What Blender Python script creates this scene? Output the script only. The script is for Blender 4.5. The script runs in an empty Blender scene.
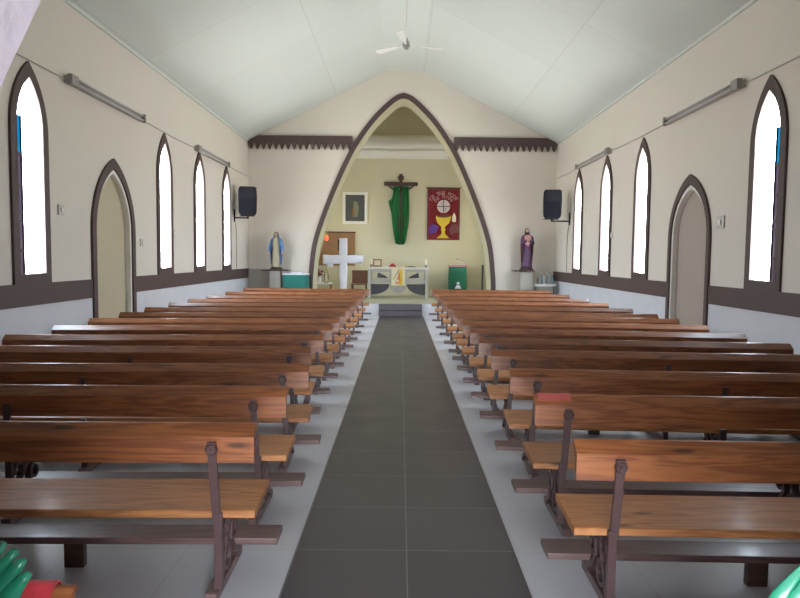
import bpy, bmesh, math, random
from mathutils import Vector, Matrix
random.seed(7)
C = bpy.context.scene.collection
scene = bpy.context.scene
PI = math.pi

# ------------------------------------------------------------------ camera
cam_data = bpy.data.cameras.new('camera')
cam_data.sensor_fit = 'HORIZONTAL'; cam_data.sensor_width = 36.0
cam_data.lens = 640.0 / 800.0 * 36.0
cam_data.clip_start = 0.05; cam_data.clip_end = 400
cam = bpy.data.objects.new('camera', cam_data); C.objects.link(cam)
cam.location = (0, 0, 1.6)
_p = math.radians(-3.71); _r = math.radians(0.6)
_fw = Vector((0, math.cos(_p), math.sin(_p))); _rt = Vector((1, 0, 0)); _up = _rt.cross(_fw)
_rt2 = _rt * math.cos(_r) + _up * math.sin(_r); _up2 = -_rt * math.sin(_r) + _up * math.cos(_r)
cam.rotation_euler = Matrix((_rt2, _up2, -_fw)).transposed().to_euler()
scene.camera = cam

# ------------------------------------------------------------------ world, light, exposure
SKY = 34.0
world = bpy.data.worlds.new('world'); scene.world = world; world.use_nodes = True
nt = world.node_tree; nt.nodes.clear()
out = nt.nodes.new('ShaderNodeOutputWorld'); bg = nt.nodes.new('ShaderNodeBackground')
tc = nt.nodes.new('ShaderNodeTexCoord'); sx = nt.nodes.new('ShaderNodeSeparateXYZ')
rp = nt.nodes.new('ShaderNodeValToRGB'); mr = nt.nodes.new('ShaderNodeMapRange')
nt.links.new(tc.outputs['Generated'], sx.inputs[0])
nt.links.new(sx.outputs['Z'], mr.inputs['Value'])
mr.inputs['From Min'].default_value = -1; mr.inputs['From Max'].default_value = 1
nt.links.new(mr.outputs[0], rp.inputs[0])
cr = rp.color_ramp
cr.elements[0].position = 0.0; cr.elements[0].color = (0.70, 0.68, 0.64, 1)      # sunlit grass and paving
cr.elements[1].position = 1.0; cr.elements[1].color = (0.70, 0.85, 1.0, 1)
e = cr.elements.new(0.49); e.color = (0.78, 0.76, 0.73, 1)
e = cr.elements.new(0.52); e.color = (0.86, 0.92, 1.0, 1)
nt.links.new(rp.outputs[0], bg.inputs[0]); bg.inputs[1].default_value = SKY
nt.links.new(bg.outputs[0], out.inputs[0])

scene.view_settings.view_transform = 'Standard'
scene.view_settings.look = 'None'
scene.view_settings.exposure = 0.40
scene.view_settings.gamma = 1.0
scene.view_settings.use_curve_mapping = False

XL, XR, YF, YN = -4.26, 4.32, 18.0, 0.42      # side walls, arch wall, entrance wall
ZE, ZR = 4.80, 6.72                            # eaves, ridge
RX = 0.03                                      # ridge centre
FL = 0.32                                      # sanctuary floor
YB = 21.45                                     # sanctuary back wall
WYS = {'left': [7.40, 11.6, 13.6, 15.7], 'right': [7.62, 11.54, 13.55, 15.65]}
DYS = {'left': 9.54, 'right': 9.62}; DAP = {'left': 3.01, 'right': 2.88}; DHW = {'left': 0.71, 'right': 0.69}

def portal(name, loc, direction, sx_, sy_):
    l = bpy.data.lights.new(name, 'AREA'); l.shape = 'RECTANGLE'; l.size = sx_; l.size_y = sy_
    l.cycles.is_portal = True
    o = bpy.data.objects.new(name, l); C.objects.link(o); o.location = loc
    o.rotation_euler = Vector(direction).to_track_quat('-Z', 'Y').to_euler()
    return o
for y in WYS['left']: portal('daylight_portal', (XL - 0.20, y, 2.5), (1, 0, 0), 0.75, 2.6)
for y in WYS['right']: portal('daylight_portal', (XR + 0.20, y, 2.5), (-1, 0, 0), 0.75, 2.6)
portal('daylight_portal', (0.3, -2.5, 1.2), (0, 1, 0), 1.8, 2.4)
portal('daylight_portal', (-3.15, 20.0, 2.5), (1, 0, 0), 0.5, 1.5)  # this and the next serve the added sanctuary openings
portal('daylight_portal', (3.2, 20.0, 2.5), (-1, 0, 0), 0.5, 1.5)

# ------------------------------------------------------------------ materials
def mat(name, col, rough=0.6, metal=0.0, emit=None, spec=0.5, noise=None, bump=None, coat=0.0, trans=0.0):
    m = bpy.data.materials.new(name); m.use_nodes = True
    n = m.node_tree.nodes; L = m.node_tree.links; b = n['Principled BSDF']
    b.inputs['Base Color'].default_value = (*col, 1); b.inputs['Roughness'].default_value = rough
    b.inputs['Metallic'].default_value = metal; b.inputs['Specular IOR Level'].default_value = spec
    b.inputs['Coat Weight'].default_value = coat
    b.inputs['Transmission Weight'].default_value = trans
    if emit: b.inputs['Emission Color'].default_value = (*emit[0], 1); b.inputs['Emission Strength'].default_value = emit[1]
    t = n.new('ShaderNodeTexCoord')
    if noise is None: noise = (8.0, 0.06)
    nz = n.new('ShaderNodeTexNoise'); nz.inputs['Scale'].default_value = noise[0]; nz.inputs['Detail'].default_value = 4
    L.new(t.outputs['Object'], nz.inputs['Vector'])
    mx = n.new('ShaderNodeMix'); mx.data_type = 'RGBA'
    k = noise[1]
    mx.inputs['A'].default_value = (*[c * (1 - k) for c in col], 1); mx.inputs['B'].default_value = (*[min(1, c * (1 + k)) for c in col], 1)
    L.new(nz.outputs['Fac'], mx.inputs['Factor']); L.new(mx.outputs['Result'], b.inputs['Base Color'])
    if bump:
        n2 = n.new('ShaderNodeTexNoise'); n2.inputs['Scale'].default_value = bump[0]; n2.inputs['Detail'].default_value = 5
        L.new(t.outputs['Object'], n2.inputs['Vector'])
        bp = n.new('ShaderNodeBump'); bp.inputs['Strength'].default_value = bump[1]; bp.inputs['Distance'].default_value = 0.02
        L.new(n2.outputs['Fac'], bp.inputs['Height']); L.new(bp.outputs[0], b.inputs['Normal'])
    return m

def wood(name, c1, c2, rough=0.40, coat=0.12, knots=True):
    m = bpy.data.materials.new(name); m.use_nodes = True
    n = m.node_tree.nodes; L = m.node_tree.links; b = n['Principled BSDF']
    t = n.new('ShaderNodeTexCoord'); oi = n.new('ShaderNodeObjectInfo')
    add = n.new('ShaderNodeVectorMath'); add.operation = 'ADD'
    mul = n.new('ShaderNodeVectorMath'); mul.operation = 'SCALE'; mul.inputs['Scale'].default_value = 37.0
    cb = n.new('ShaderNodeCombineXYZ')
    for i in range(3): L.new(oi.outputs['Random'], cb.inputs[i])
    L.new(cb.outputs[0], mul.inputs[0]); L.new(t.outputs['Object'], add.inputs[0]); L.new(mul.outputs[0], add.inputs[1])
    mp = n.new('ShaderNodeMapping'); mp.inputs['Scale'].default_value = (0.7, 9.0, 9.0); L.new(add.outputs[0], mp.inputs[0])
    n1 = n.new('ShaderNodeTexNoise'); n1.inputs['Scale'].default_value = 1.6; n1.inputs['Detail'].default_value = 3; n1.inputs['Distortion'].default_value = 0.6
    L.new(mp.outputs[0], n1.inputs['Vector'])
    # rings: a sine of the stretched noise gives cathedral grain
    mm = n.new('ShaderNodeMath'); mm.operation = 'MULTIPLY'; mm.inputs[1].default_value = 38; L.new(n1.outputs['Fac'], mm.inputs[0])
    sn = n.new('ShaderNodeMath'); sn.operation = 'SINE'; L.new(mm.outputs[0], sn.inputs[0])
    m2 = n.new('ShaderNodeMath'); m2.operation = 'MULTIPLY_ADD'; m2.inputs[1].default_value = 0.28; m2.inputs[2].default_value = 0.5; L.new(sn.outputs[0], m2.inputs[0])
    mpf = n.new('ShaderNodeMapping'); mpf.inputs['Scale'].default_value = (3, 90, 90); L.new(add.outputs[0], mpf.inputs[0])
    nf = n.new('ShaderNodeTexNoise'); nf.inputs['Scale'].default_value = 1.0; L.new(mpf.outputs[0], nf.inputs['Vector'])
    a2 = n.new('ShaderNodeMath'); a2.operation = 'MULTIPLY_ADD'; a2.inputs[1].default_value = 0.6; L.new(nf.outputs['Fac'], a2.inputs[0]); 
    s3 = n.new('ShaderNodeMath'); s3.operation = 'SUBTRACT'; s3.inputs[1].default_value = 0.3; L.new(m2.outputs[0], s3.inputs[0]); L.new(s3.outputs[0], a2.inputs[2])
    mx = n.new('ShaderNodeMix'); mx.data_type = 'RGBA'; mx.inputs['A'].default_value = (*c1, 1); mx.inputs['B'].default_value = (*c2, 1)
    L.new(a2.outputs[0], mx.inputs['Factor'])
    last = mx.outputs['Result']
    # board to board variation
    hv = n.new('ShaderNodeHueSaturation'); vr = n.new('ShaderNodeMapRange'); vr.inputs['To Min'].default_value = 0.78; vr.inputs['To Max'].default_value = 1.15
    L.new(oi.outputs['Random'], vr.inputs['Value']); L.new(vr.outputs[0], hv.inputs['Value']); L.new(last, hv.inputs['Color']); last = hv.outputs[0]
    if knots:
        mk = n.new('ShaderNodeMapping'); mk.inputs['Scale'].default_value = (1.5, 6, 6); L.new(add.outputs[0], mk.inputs[0])
        vo = n.new('ShaderNodeTexVoronoi'); vo.inputs['Scale'].default_value = 1.3; L.new(mk.outputs[0], vo.inputs['Vector'])
        kr = n.new('ShaderNodeMapRange'); kr.inputs['From Min'].default_value = 0.06; kr.inputs['From Max'].default_value = 0.13; kr.inputs['To Min'].default_value = 0.25; kr.inputs['To Max'].default_value = 1
        L.new(vo.outputs['Distance'], kr.inputs['Value'])
        km = n.new('ShaderNodeMix'); km.data_type = 'RGBA'; km.inputs['A'].default_value = (0.03, 0.012, 0.008, 1)
        L.new(kr.outputs[0], km.inputs['Factor']); L.new(last, km.inputs['B']); last = km.outputs['Result']
    L.new(last, b.inputs['Base Color'])
    b.inputs['Roughness'].default_value = rough; b.inputs['Coat Weight'].default_value = coat; b.inputs['Coat Roughness'].default_value = 0.15
    return m

def tiles(name, col, joint, size, off, width, rough, var=0.04, spec=0.5):
    m = bpy.data.materials.new(name); m.use_nodes = True
    n = m.node_tree.nodes; L = m.node_tree.links; b = n['Principled BSDF']
    t = n.new('ShaderNodeTexCoord'); s = n.new('ShaderNodeSeparateXYZ'); L.new(t.outputs['Object'], s.inputs[0])
    fs = []; cells = []
    for i in range(2):
        a = n.new('ShaderNodeMath'); a.operation = 'ADD'; a.inputs[1].default_value = -off[i] + 50 * size; L.new(s.outputs[i], a.inputs[0])
        d = n.new('ShaderNodeMath'); d.operation = 'DIVIDE'; d.inputs[1].default_value = size; L.new(a.outputs[0], d.inputs[0])
        f = n.new('ShaderNodeMath'); f.operation = 'PINGPONG'; f.inputs[1].default_value = 0.5; L.new(d.outputs[0], f.inputs[0])
        g = n.new('ShaderNodeMath'); g.operation = 'LESS_THAN'; g.inputs[1].default_value = width / size / 2; L.new(f.outputs[0], g.inputs[0]); fs.append(g)
        c = n.new('ShaderNodeMath'); c.operation = 'FLOOR'; L.new(d.outputs[0], c.inputs[0]); cells.append(c)
    mxm = n.new('ShaderNodeMath'); mxm.operation = 'MAXIMUM'; L.new(fs[0].outputs[0], mxm.inputs[0]); L.new(fs[1].outputs[0], mxm.inputs[1])
    cv = n.new('ShaderNodeCombineXYZ'); L.new(cells[0].outputs[0], cv.inputs[0]); L.new(cells[1].outputs[0], cv.inputs[1])
    wn = n.new('ShaderNodeTexWhiteNoise'); wn.noise_dimensions = '2D'; L.new(cv.outputs[0], wn.inputs['Vector'])
    nz = n.new('ShaderNodeTexNoise'); nz.inputs['Scale'].default_value = 3; nz.inputs['Detail'].default_value = 5; L.new(t.outputs['Object'], nz.inputs['Vector'])
    av = n.new('ShaderNodeMath'); av.operation = 'ADD'; L.new(wn.outputs['Value'], av.inputs[0]); L.new(nz.outputs['Fac'], av.inputs[1])
    hf = n.new('ShaderNodeMath'); hf.operation = 'MULTIPLY'; hf.inputs[1].default_value = 0.5; L.new(av.outputs[0], hf.inputs[0])
    c1 = n.new('ShaderNodeMix'); c1.data_type = 'RGBA'; c1.inputs['A'].default_value = (*[c * (1 - var) for c in col], 1); c1.inputs['B'].default_value = (*[c * (1 + var) for c in col], 1)
    L.new(hf.outputs[0], c1.inputs['Factor'])
    c2 = n.new('ShaderNodeMix'); c2.data_type = 'RGBA'; c2.inputs['B'].default_value = (*joint, 1)
    L.new(mxm.outputs[0], c2.inputs['Factor']); L.new(c1.outputs['Result'], c2.inputs['A']); L.new(c2.outputs['Result'], b.inputs['Base Color'])
    rr = n.new('ShaderNodeMapRange'); rr.inputs['To Min'].default_value = rough * 0.8; rr.inputs['To Max'].default_value = rough * 1.3
    L.new(nz.outputs['Fac'], rr.inputs['Value']); L.new(rr.outputs[0], b.inputs['Roughness'])
    b.inputs['Specular IOR Level'].default_value = spec
    return m

M = {}
M['wall'] = mat('cream_wall_paint', (0.70, 0.645, 0.565), 0.75, noise=(0.8, 0.04), bump=(6, 0.06))
M['dado'] = mat('pale_grey_dado_paint', (0.61, 0.62, 0.66), 0.6, noise=(2.5, 0.08), bump=(6, 0.06))
M['sanct'] = mat('yellow_cream_paint', (0.60, 0.56, 0.395), 0.7, noise=(0.9, 0.04))
M['white'] = mat('white_paint', (0.80, 0.79, 0.74), 0.6)
M['brown'] = mat('brown_painted_band', (0.075, 0.045, 0.042), 0.55, noise=(3, 0.15))
M['ceil'] = tiles('ceiling_panels', (0.675, 0.71, 0.665), (0.60, 0.63, 0.59), 2.4, (0.6, 1.2), 0.02, 0.7, 0.03, 0.2)
M['floor'] = tiles('light_grey_floor_tiles', (0.56, 0.555, 0.585), (0.46, 0.43, 0.45), 0.6, (0.05, 0.4), 0.005, 0.34, 0.05)
M['aisle'] = tiles('dark_grey_aisle_tiles', (0.066, 0.054, 0.061), (0.17, 0.16, 0.165), 0.6, (0.05, 0.4), 0.007, 0.34, 0.14)
M['carpet'] = mat('beige_sanctuary_floor', (0.40, 0.38, 0.26), 0.6)
M['pew'] = wood('varnished_pine', (0.14, 0.040, 0.017), (0.36, 0.128, 0.042))
M['seat'] = wood('varnished_pine_seat', (0.31, 0.115, 0.038), (0.54, 0.235, 0.08), 0.5, 0.05)
M['kneel'] = wood('worn_brown_board', (0.10, 0.052, 0.048), (0.19, 0.108, 0.100), 0.38, 0.15, False)
M['dkwood'] = wood('dark_wood', (0.035, 0.014, 0.010), (0.075, 0.032, 0.02), 0.4, 0.2, False)
M['iron'] = mat('brown_painted_iron', (0.085, 0.045, 0.045), 0.38, 0.0, noise=(14, 0.25))
M['bolt'] = mat('dull_steel', (0.22, 0.18, 0.19), 0.4, 0.6)
M['grey'] = mat('aged_grey_metal', (0.30, 0.28, 0.26), 0.5, noise=(10, 0.15))
M['fitting'] = mat('grey_enamel_fitting', (0.42, 0.39, 0.37), 0.5, noise=(10, 0.12))
M['conduit'] = mat('painted_conduit', (0.45, 0.41, 0.37), 0.6)
M['tube'] = mat('unlit_tube_glass', (0.50, 0.47, 0.46), 0.3)
M['black'] = mat('black_plastic', (0.007, 0.007, 0.011), 0.7, spec=0.2, bump=(60, 0.1))
M['mesh'] = mat('speaker_grille', (0.004, 0.004, 0.007), 0.9, spec=0.15, bump=(150, 0.4))
M['green'] = mat('green_cloth', (0.02, 0.25, 0.07), 0.6, noise=(6, 0.15))
M['teal'] = mat('teal_green_cloth', (0.008, 0.15, 0.12), 0.7, noise=(6, 0.15))
M['dgreen'] = mat('dark_green_cloth', (0.012, 0.13, 0.065), 0.75, noise=(6, 0.2))
M['satin'] = mat('green_satin', (0.01, 0.20, 0.11), 0.3, coat=0.3)
M['red'] = mat('crimson_cloth', (0.33, 0.022, 0.035), 0.7, noise=(12, 0.15))
M['redgl'] = mat('red_patterned_cover', (0.62, 0.05, 0.07), 0.4, noise=(45, 0.3))
M['coral'] = mat('faded_coral_cloth', (0.48, 0.10, 0.09), 0.6)
M['gold'] = mat('golden_yellow_cloth', (0.62, 0.44, 0.03), 0.55)
M['cream'] = mat('cream_cloth', (0.68, 0.60, 0.40), 0.7)
M['linen'] = mat('white_linen', (0.72, 0.72, 0.80), 0.8, bump=(14, 0.35))
M['stone'] = mat('pale_grey_altar', (0.40, 0.38, 0.33), 0.5)
M['marble'] = mat('altar_top_stone', (0.60, 0.57, 0.50), 0.35)
M['navy'] = mat('dark_slate_panel', (0.035, 0.035, 0.045), 0.5)
M['blue'] = mat('blue_mantle_paint', (0.13, 0.27, 0.55), 0.5)
M['robe'] = mat('ivory_robe_paint', (0.42, 0.38, 0.26), 0.55)
M['purple'] = mat('purple_robe_paint', (0.09, 0.035, 0.10), 0.5)
M['maroon'] = mat('maroon_mantle_paint', (0.16, 0.045, 0.05), 0.5)
M['pink'] = mat('dusty_pink_paint', (0.50, 0.24, 0.26), 0.5)
M['skin'] = mat('painted_skin', (0.50, 0.30, 0.20), 0.5)
M['hair'] = mat('dark_brown_hair', (0.045, 0.022, 0.015), 0.6)
M['tan'] = mat('brown_hardboard', (0.26, 0.14, 0.065), 0.6, noise=(3, 0.12))
M['candle'] = mat('ivory_wax', (0.80, 0.74, 0.52), 0.5)
M['bottle'] = mat('blue_grey_glass', (0.18, 0.26, 0.32), 0.2)
M['lamp_red'] = mat('glowing_red_glass', (0.6, 0.08, 0.03), 0.3, emit=((1.0, 0.16, 0.06), 0.9))
M['canvas'] = mat('dark_painting', (0.07, 0.075, 0.07), 0.4, noise=(4, 0.4))
M['pgrey'] = mat('painted_pale_green', (0.20, 0.22, 0.14), 0.5, noise=(9, 0.3))
M['porange'] = mat('painted_ochre', (0.24, 0.11, 0.03), 0.5, noise=(9, 0.3))
M['orange'] = mat('orange_emblem', (0.60, 0.17, 0.08), 0.6)
M['bluestain'] = mat('cyan_stained_glass', (0.02, 0.38, 0.75), 0.1, trans=0.0)
M['door'] = mat('beige_door_paint', (0.50, 0.44, 0.30), 0.55, noise=(1.2, 0.06))
M['doorr'] = mat('taupe_door_paint', (0.40, 0.33, 0.28), 0.55, noise=(1.2, 0.06))
M['plaster'] = mat('rough_white_plaster', (0.40, 0.365, 0.41), 0.9, noise=(9, 0.14), bump=(14, 0.35))
M['plastic'] = mat('ivory_plastic', (0.55, 0.52, 0.48), 0.4)

def glass_mat(name, tint, tr):
    m = bpy.data.materials.new(name); m.use_nodes = True
    n = m.node_tree.nodes; L = m.node_tree.links; n.clear()
    o = n.new('ShaderNodeOutputMaterial'); mx = n.new('ShaderNodeMixShader')
    t = n.new('ShaderNodeBsdfTransparent'); g = n.new('ShaderNodeBsdfGlossy'); g.inputs['Roughness'].default_value = 0.08
    nz = n.new('ShaderNodeTexNoise'); nz.inputs['Scale'].default_value = 3
    cm = n.new('ShaderNodeMix'); cm.data_type = 'RGBA'; cm.inputs['A'].default_value = (*tint, 1); cm.inputs['B'].default_value = (*[c * 0.9 for c in tint], 1)
    L.new(nz.outputs['Fac'], cm.inputs['Factor']); L.new(cm.outputs['Result'], t.inputs[0])
    mx.inputs[0].default_value = tr; L.new(t.outputs[0], mx.inputs[1]); L.new(g.outputs[0], mx.inputs[2]); L.new(mx.outputs[0], o.inputs[0])
    return m
M['glass'] = glass_mat('clear_window_glass', (0.97, 0.99, 1.0), 0.05)
M['cyanglass'] = glass_mat('cyan_leaded_glass', (0.0, 0.088, 0.125), 0.05)
M['greyglass'] = glass_mat('smoky_leaded_glass', (0.062, 0.052, 0.066), 0.05)

# ------------------------------------------------------------------ mesh helpers
def link(name, bm, m, parent=None, smooth=False):
    me = bpy.data.meshes.new(name); bmesh.ops.recalc_face_normals(bm, faces=bm.faces[:]); bm.to_mesh(me); bm.free()
    ms = m if isinstance(m, (list, tuple)) else [m]
    for k in ms: me.materials.append(M[k] if isinstance(k, str) else k)
    if smooth:
        for p in me.polygons: p.use_smooth = True
    o = bpy.data.objects.new(name, me); C.objects.link(o)
    if parent: o.parent = parent
    return o
def struct(name, bm, m, parent=None, smooth=False):
    o = link(name, bm, m, parent, smooth)
    if not parent: o['kind'] = 'structure'
    return o
def thing(name, label, cat, loc=(0, 0, 0), rz=0, group=None):
    o = bpy.data.objects.new(name, None); C.objects.link(o); o.empty_display_size = 0.1
    o.location = loc; o.rotation_euler = (0, 0, rz); o['label'] = label; o['category'] = cat
    if group: o['group'] = group
    return o
def tag(o, label, cat, group=None):
    o['label'] = label; o['category'] = cat
    if group: o['group'] = group
    return o
def box(bm, x0, x1, y0, y1, z0, z1, bev=0.0, mi=0):
    vs = [bm.verts.new((x, y, z)) for x in (x0, x1) for y in (y0, y1) for z in (z0, z1)]
    fs = [bm.faces.new([vs[i] for i in q]) for q in ((0, 1, 3, 2), (4, 6, 7, 5), (0, 4, 5, 1), (2, 3, 7, 6), (0, 2, 6, 4), (1, 5, 7, 3))]
    for f in fs: f.material_index = mi
    if bev > 0:
        es = list({e for f in fs for e in f.edges})
        bmesh.ops.bevel(bm, geom=es, offset=bev, segments=2, affect='EDGES', profile=0.5)
    return fs
def prism(bm, pts, to3, d, holes=(), mi=0):
    """polygon (with holes) extruded: to3(u, v, w) -> xyz, w from 0 to d"""
    loops = [pts] + list(holes)
    for w in (0, d):
        es = []
        for lp in loops:
            vs = [bm.verts.new(to3(u, v, w)) for u, v in lp]
            es += [bm.edges.new((vs[i], vs[(i + 1) % len(vs)])) for i in range(len(vs))]
        r = bmesh.ops.triangle_fill(bm, edges=es, use_beauty=True)
        for f in r['geom']:
            if isinstance(f, bmesh.types.BMFace): f.material_index = mi
    for lp in loops:
        a = [bm.verts.new(to3(u, v, 0)) for u, v in lp]; b = [bm.verts.new(to3(u, v, d)) for u, v in lp]
        n = len(lp)
        for i in range(n):
            f = bm.faces.new((a[i], a[(i + 1) % n], b[(i + 1) % n], b[i])); f.material_index = mi
    bmesh.ops.remove_doubles(bm, verts=bm.verts[:], dist=1e-5)
def tube(bm, pts, r, seg=8, r2=None, flat=1.0):
    """swept tube along points, optional end radius"""
    pts = [Vector(p) for p in pts]; rings = []
    n = len(pts); up = None
    for i, p in enumerate(pts):
        t = (pts[min(i + 1, n - 1)] - pts[max(i - 1, 0)]).normalized()
        if up is None: up = Vector((1, 0, 0)) if abs(t.x) < 0.9 else Vector((0, 1, 0))
        a = (up - t * up.dot(t)).normalized(); b = t.cross(a); up = a
        rr = r if r2 is None else r + (r2 - r) * i / (n - 1)
        rings.append([bm.verts.new(p + a * rr * math.cos(2 * PI * k / seg) * flat + b * rr * math.sin(2 * PI * k / seg)) for k in range(seg)])
    for i in range(n - 1):
        for k in range(seg):
            bm.faces.new((rings[i][k], rings[i][(k + 1) % seg], rings[i + 1][(k + 1) % seg], rings[i + 1][k]))
    bm.faces.new(rings[0][::-1]); bm.faces.new(rings[-1])
def lathe(bm, prof, c=(0, 0, 0), seg=20, sx_=1, sy_=1, fold=None):
    """profile of (r, z); closed top and bottom"""
    rings = []
    for r, z in prof:
        ring = []
        for k in range(seg):
            a = 2 * PI * k / seg; rr = r * (1 + (fold(a, z) if fold else 0))
            ring.append(bm.verts.new((c[0] + rr * math.cos(a) * sx_, c[1] + rr * math.sin(a) * sy_, c[2] + z)))
        rings.append(ring)
    for i in range(len(rings) - 1):
        for k in range(seg):
            bm.faces.new((rings[i][k], rings[i][(k + 1) % seg], rings[i + 1][(k + 1) % seg], rings[i + 1][k]))
    bm.faces.new(rings[0][::-1]); bm.faces.new(rings[-1])
def ball(bm, c, r, sx_=1, sy_=1, sz_=1, seg=14):
    mt = Matrix.Translation(c) @ Matrix.Diagonal((r * sx_, r * sy_, r * sz_, 1))
    bmesh.ops.create_uvsphere(bm, u_segments=seg, v_segments=seg // 2 + 2, radius=1, matrix=mt)
def arc(cx, cy, r, a0, a1, n=10):
    return [(cx + r * math.cos(math.radians(a0 + (a1 - a0) * i / n)), cy + r * math.sin(math.radians(a0 + (a1 - a0) * i / n))) for i in range(n + 1)]
def lancet(cu, hw, v0, vs, va, n=10):
    """pointed arch outline, counter clockwise from bottom left"""
    h = va - vs; R = (hw * hw + h * h) / (2 * hw)
    th = math.atan2(h, R - hw)
    right = [(cu + hw - R + R * math.cos(th * i / n), vs + R * math.sin(th * i / n)) for i in range(n + 1)]
    left = [(2 * cu - u, v) for u, v in right[::-1][1:]]
    return [(cu - hw, v0), (cu + hw, v0)] + right + left
def NB(): return bmesh.new()

# ------------------------------------------------------------------ structure: floors
bm = NB(); box(bm, XL - 0.4, XR + 0.4, -2.5, YF, -0.12, 0.0); struct('floor', bm, 'floor')
bm = NB(); box(bm, -0.555, 0.64, -2.5, 17.46, 0.0, 0.004); struct('floor_aisle', bm, 'aisle')
bm = NB(); box(bm, -3.4, 3.4, 17.66, YB + 0.3, 0.0, FL)
struct('floor_sanctuary', bm, 'carpet')
bm = NB(); box(bm, -2.6, 2.68, 17.62, 17.66, 0.0, FL + 0.002); struct('trim_riser', bm, 'floor')
bm = NB(); box(bm, -0.58, 0.61, 17.36, 17.62, 0.0, 0.155, 0.008); box(bm, -0.58, 0.61, 17.50, 17.62, 0.155, FL + 0.004, 0.008)
struct('floor_step', bm, 'aisle')

# ------------------------------------------------------------------ side walls
WT = 0.11
OPH, FRH = 0.255, 0.372           # half widths of window opening and of the painted surround
for side, X, sg in (('left', XL, -1), ('right', XR, 1)):
    T = lambda u, v, w, X=X, sg=sg: (X + sg * w, u, v)
    WY = WYS[side]; DY = DYS[side]
    holes = [lancet(y, 0.335, 1.31, 3.02, 3.72) for y in WY] + [lancet(DY, 0.60, 0.0, 1.95, DAP[side] - 0.16)]
    # door hole reaches the floor: make it part of the outline
    dh = holes.pop()
    outer = [(-1.2, 0.0), dh[0]] + dh[2:][::-1][0:0]
    arch_pts = dh[2:]            # from right spring over apex to left spring
    outline = [(-1.2, 0.0), (DY - 0.60, 0.0)] + arch_pts[::-1] + [(DY + 0.60, 0.0), (YF + 0.3, 0.0), (YF + 0.3, ZE + 0.25), (-1.2, ZE + 0.25)]
    bm = NB(); prism(bm, outline, T, WT, holes)
    w = struct('wall_' + side, bm, 'wall')
    # pale dado below the band
    bm = NB()
    for a, b in ((0.7, DY - DHW[side] + 0.01), (DY + DHW[side] - 0.01, YF)):
        box(bm, *sorted((X, X - sg * 0.008)), a, b, 0.0, 1.0)
    struct('trim_dado_' + side, bm, 'dado')
    bm = NB()
    for a, b in ((0.7, DY - DHW[side] + 0.01), (DY + DHW[side] - 0.01, YF)):
        box(bm, *sorted((X, X - sg * 0.022)), a, b, 1.0, 1.255)
    struct('trim_band_' + side, bm, 'brown')
    for i, y in enumerate(WY):
        num = i + (1 if sg < 0 else 5)
        root = bpy.data.objects.new('window_%d' % num, None); C.objects.link(root); root['kind'] = 'structure'; root.location = (X, y, 0)
        Tl = lambda u, v, w, sg=sg: (-sg * w, u, v)
        bm = NB(); prism(bm, lancet(0, FRH, 1.255, 3.0, 3.775), Tl, 0.03, [lancet(0, OPH, 1.37, 3.05, 3.60)])
        link('window_surround', bm, 'brown', root)
        Tf = lambda u, v, w, sg=sg: (sg * w, u, v)
        bm = NB(); prism(bm, lancet(0, 0.332, 1.313, 3.02, 3.715), Tf, 0.035, [lancet(0, OPH, 1.37, 3.05, 3.60)])
        link('window_frame', bm, 'brown', root)
        Tg = lambda u, v, w, sg=sg: (sg * (0.028 + w), u, v)
        full = lancet(0, OPH + 0.004, 1.366, 3.05, 3.606)
        if i == 0:
            # leaded coloured border along the jamb nearer the entrance
            xb = -0.095
            poly = [(xb, 1.37)] + full[1:12] + [p for p in full[12:] if p[1] > 3.16] + [(-0.252, 3.15), (xb, 3.15)]
            bm = NB(); prism(bm, poly, Tg, 0.004); link('pane', bm, 'glass', root)
            bm = NB(); prism(bm, [(xb, 1.37), (xb, 2.70), (full[0][0], 2.70), (full[0][0], 1.37)], Tg, 0.004); link('pane', bm, 'greyglass', root)
            bm = NB(); prism(bm, [(full[0][0], 2.70), (xb, 2.70), (xb, 3.15), (-0.252, 3.15), (full[0][0], 3.05)], Tg, 0.004)
            o = link('pane', bm, 'cyanglass', root); o['label'] = 'cyan stained glass'
            bm = NB(); box(bm, *sorted((sg * 0.018, sg * 0.038)), xb - 0.006, xb + 0.006, 1.37, 3.15)
            for z in (1.62, 1.95, 2.05, 2.35, 2.70): box(bm, *sorted((sg * 0.018, sg * 0.038)), full[0][0], xb, z, z + 0.03)
            link('leading', bm, 'brown', root)
        else:
            bm = NB(); prism(bm, full, Tg, 0.004); link('pane', bm, 'glass', root)
    root = bpy.data.objects.new('door_%d' % (1 if sg < 0 else 2), None); C.objects.link(root); root['kind'] = 'structure'; root.location = (X, DY, 0)
    Tl = lambda u, v, w, sg=sg: (-sg * w, u, v)
    def archring(hw, zs, za, hw2, zs2, za2):
        o_ = lancet(0, hw, 0, zs, za)[2:]; i_ = lancet(0, hw2, 0, zs2, za2)[2:]
        return [(hw, 0)] + o_ + [(-hw, 0), (-hw2, 0)] + i_[::-1] + [(hw2, 0)]
    bm = NB(); prism(bm, archring(DHW[side], 1.93, DAP[side], 0.60, 1.95, DAP[side] - 0.15), Tl, 0.035); link('door_surround', bm, 'brown', root)
    Td = lambda u, v, w, sg=sg: (sg * (-0.01 + w), u, v)
    bm = NB(); prism(bm, archring(0.603, 1.95, DAP[side] - 0.155, 0.56, 1.95, DAP[side] - 0.215), Td, 0.09); link('door_frame', bm, 'white', root)
    Tp = lambda u, v, w, sg=sg: (sg * (0.075 + w), u, v)
    bm = NB(); prism(bm, lancet(0, 0.58, 0.0, 1.95, DAP[side] - 0.185), Tp, 0.04); d = link('door_leaf', bm, 'door' if sg < 0 else 'doorr', root)

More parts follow.
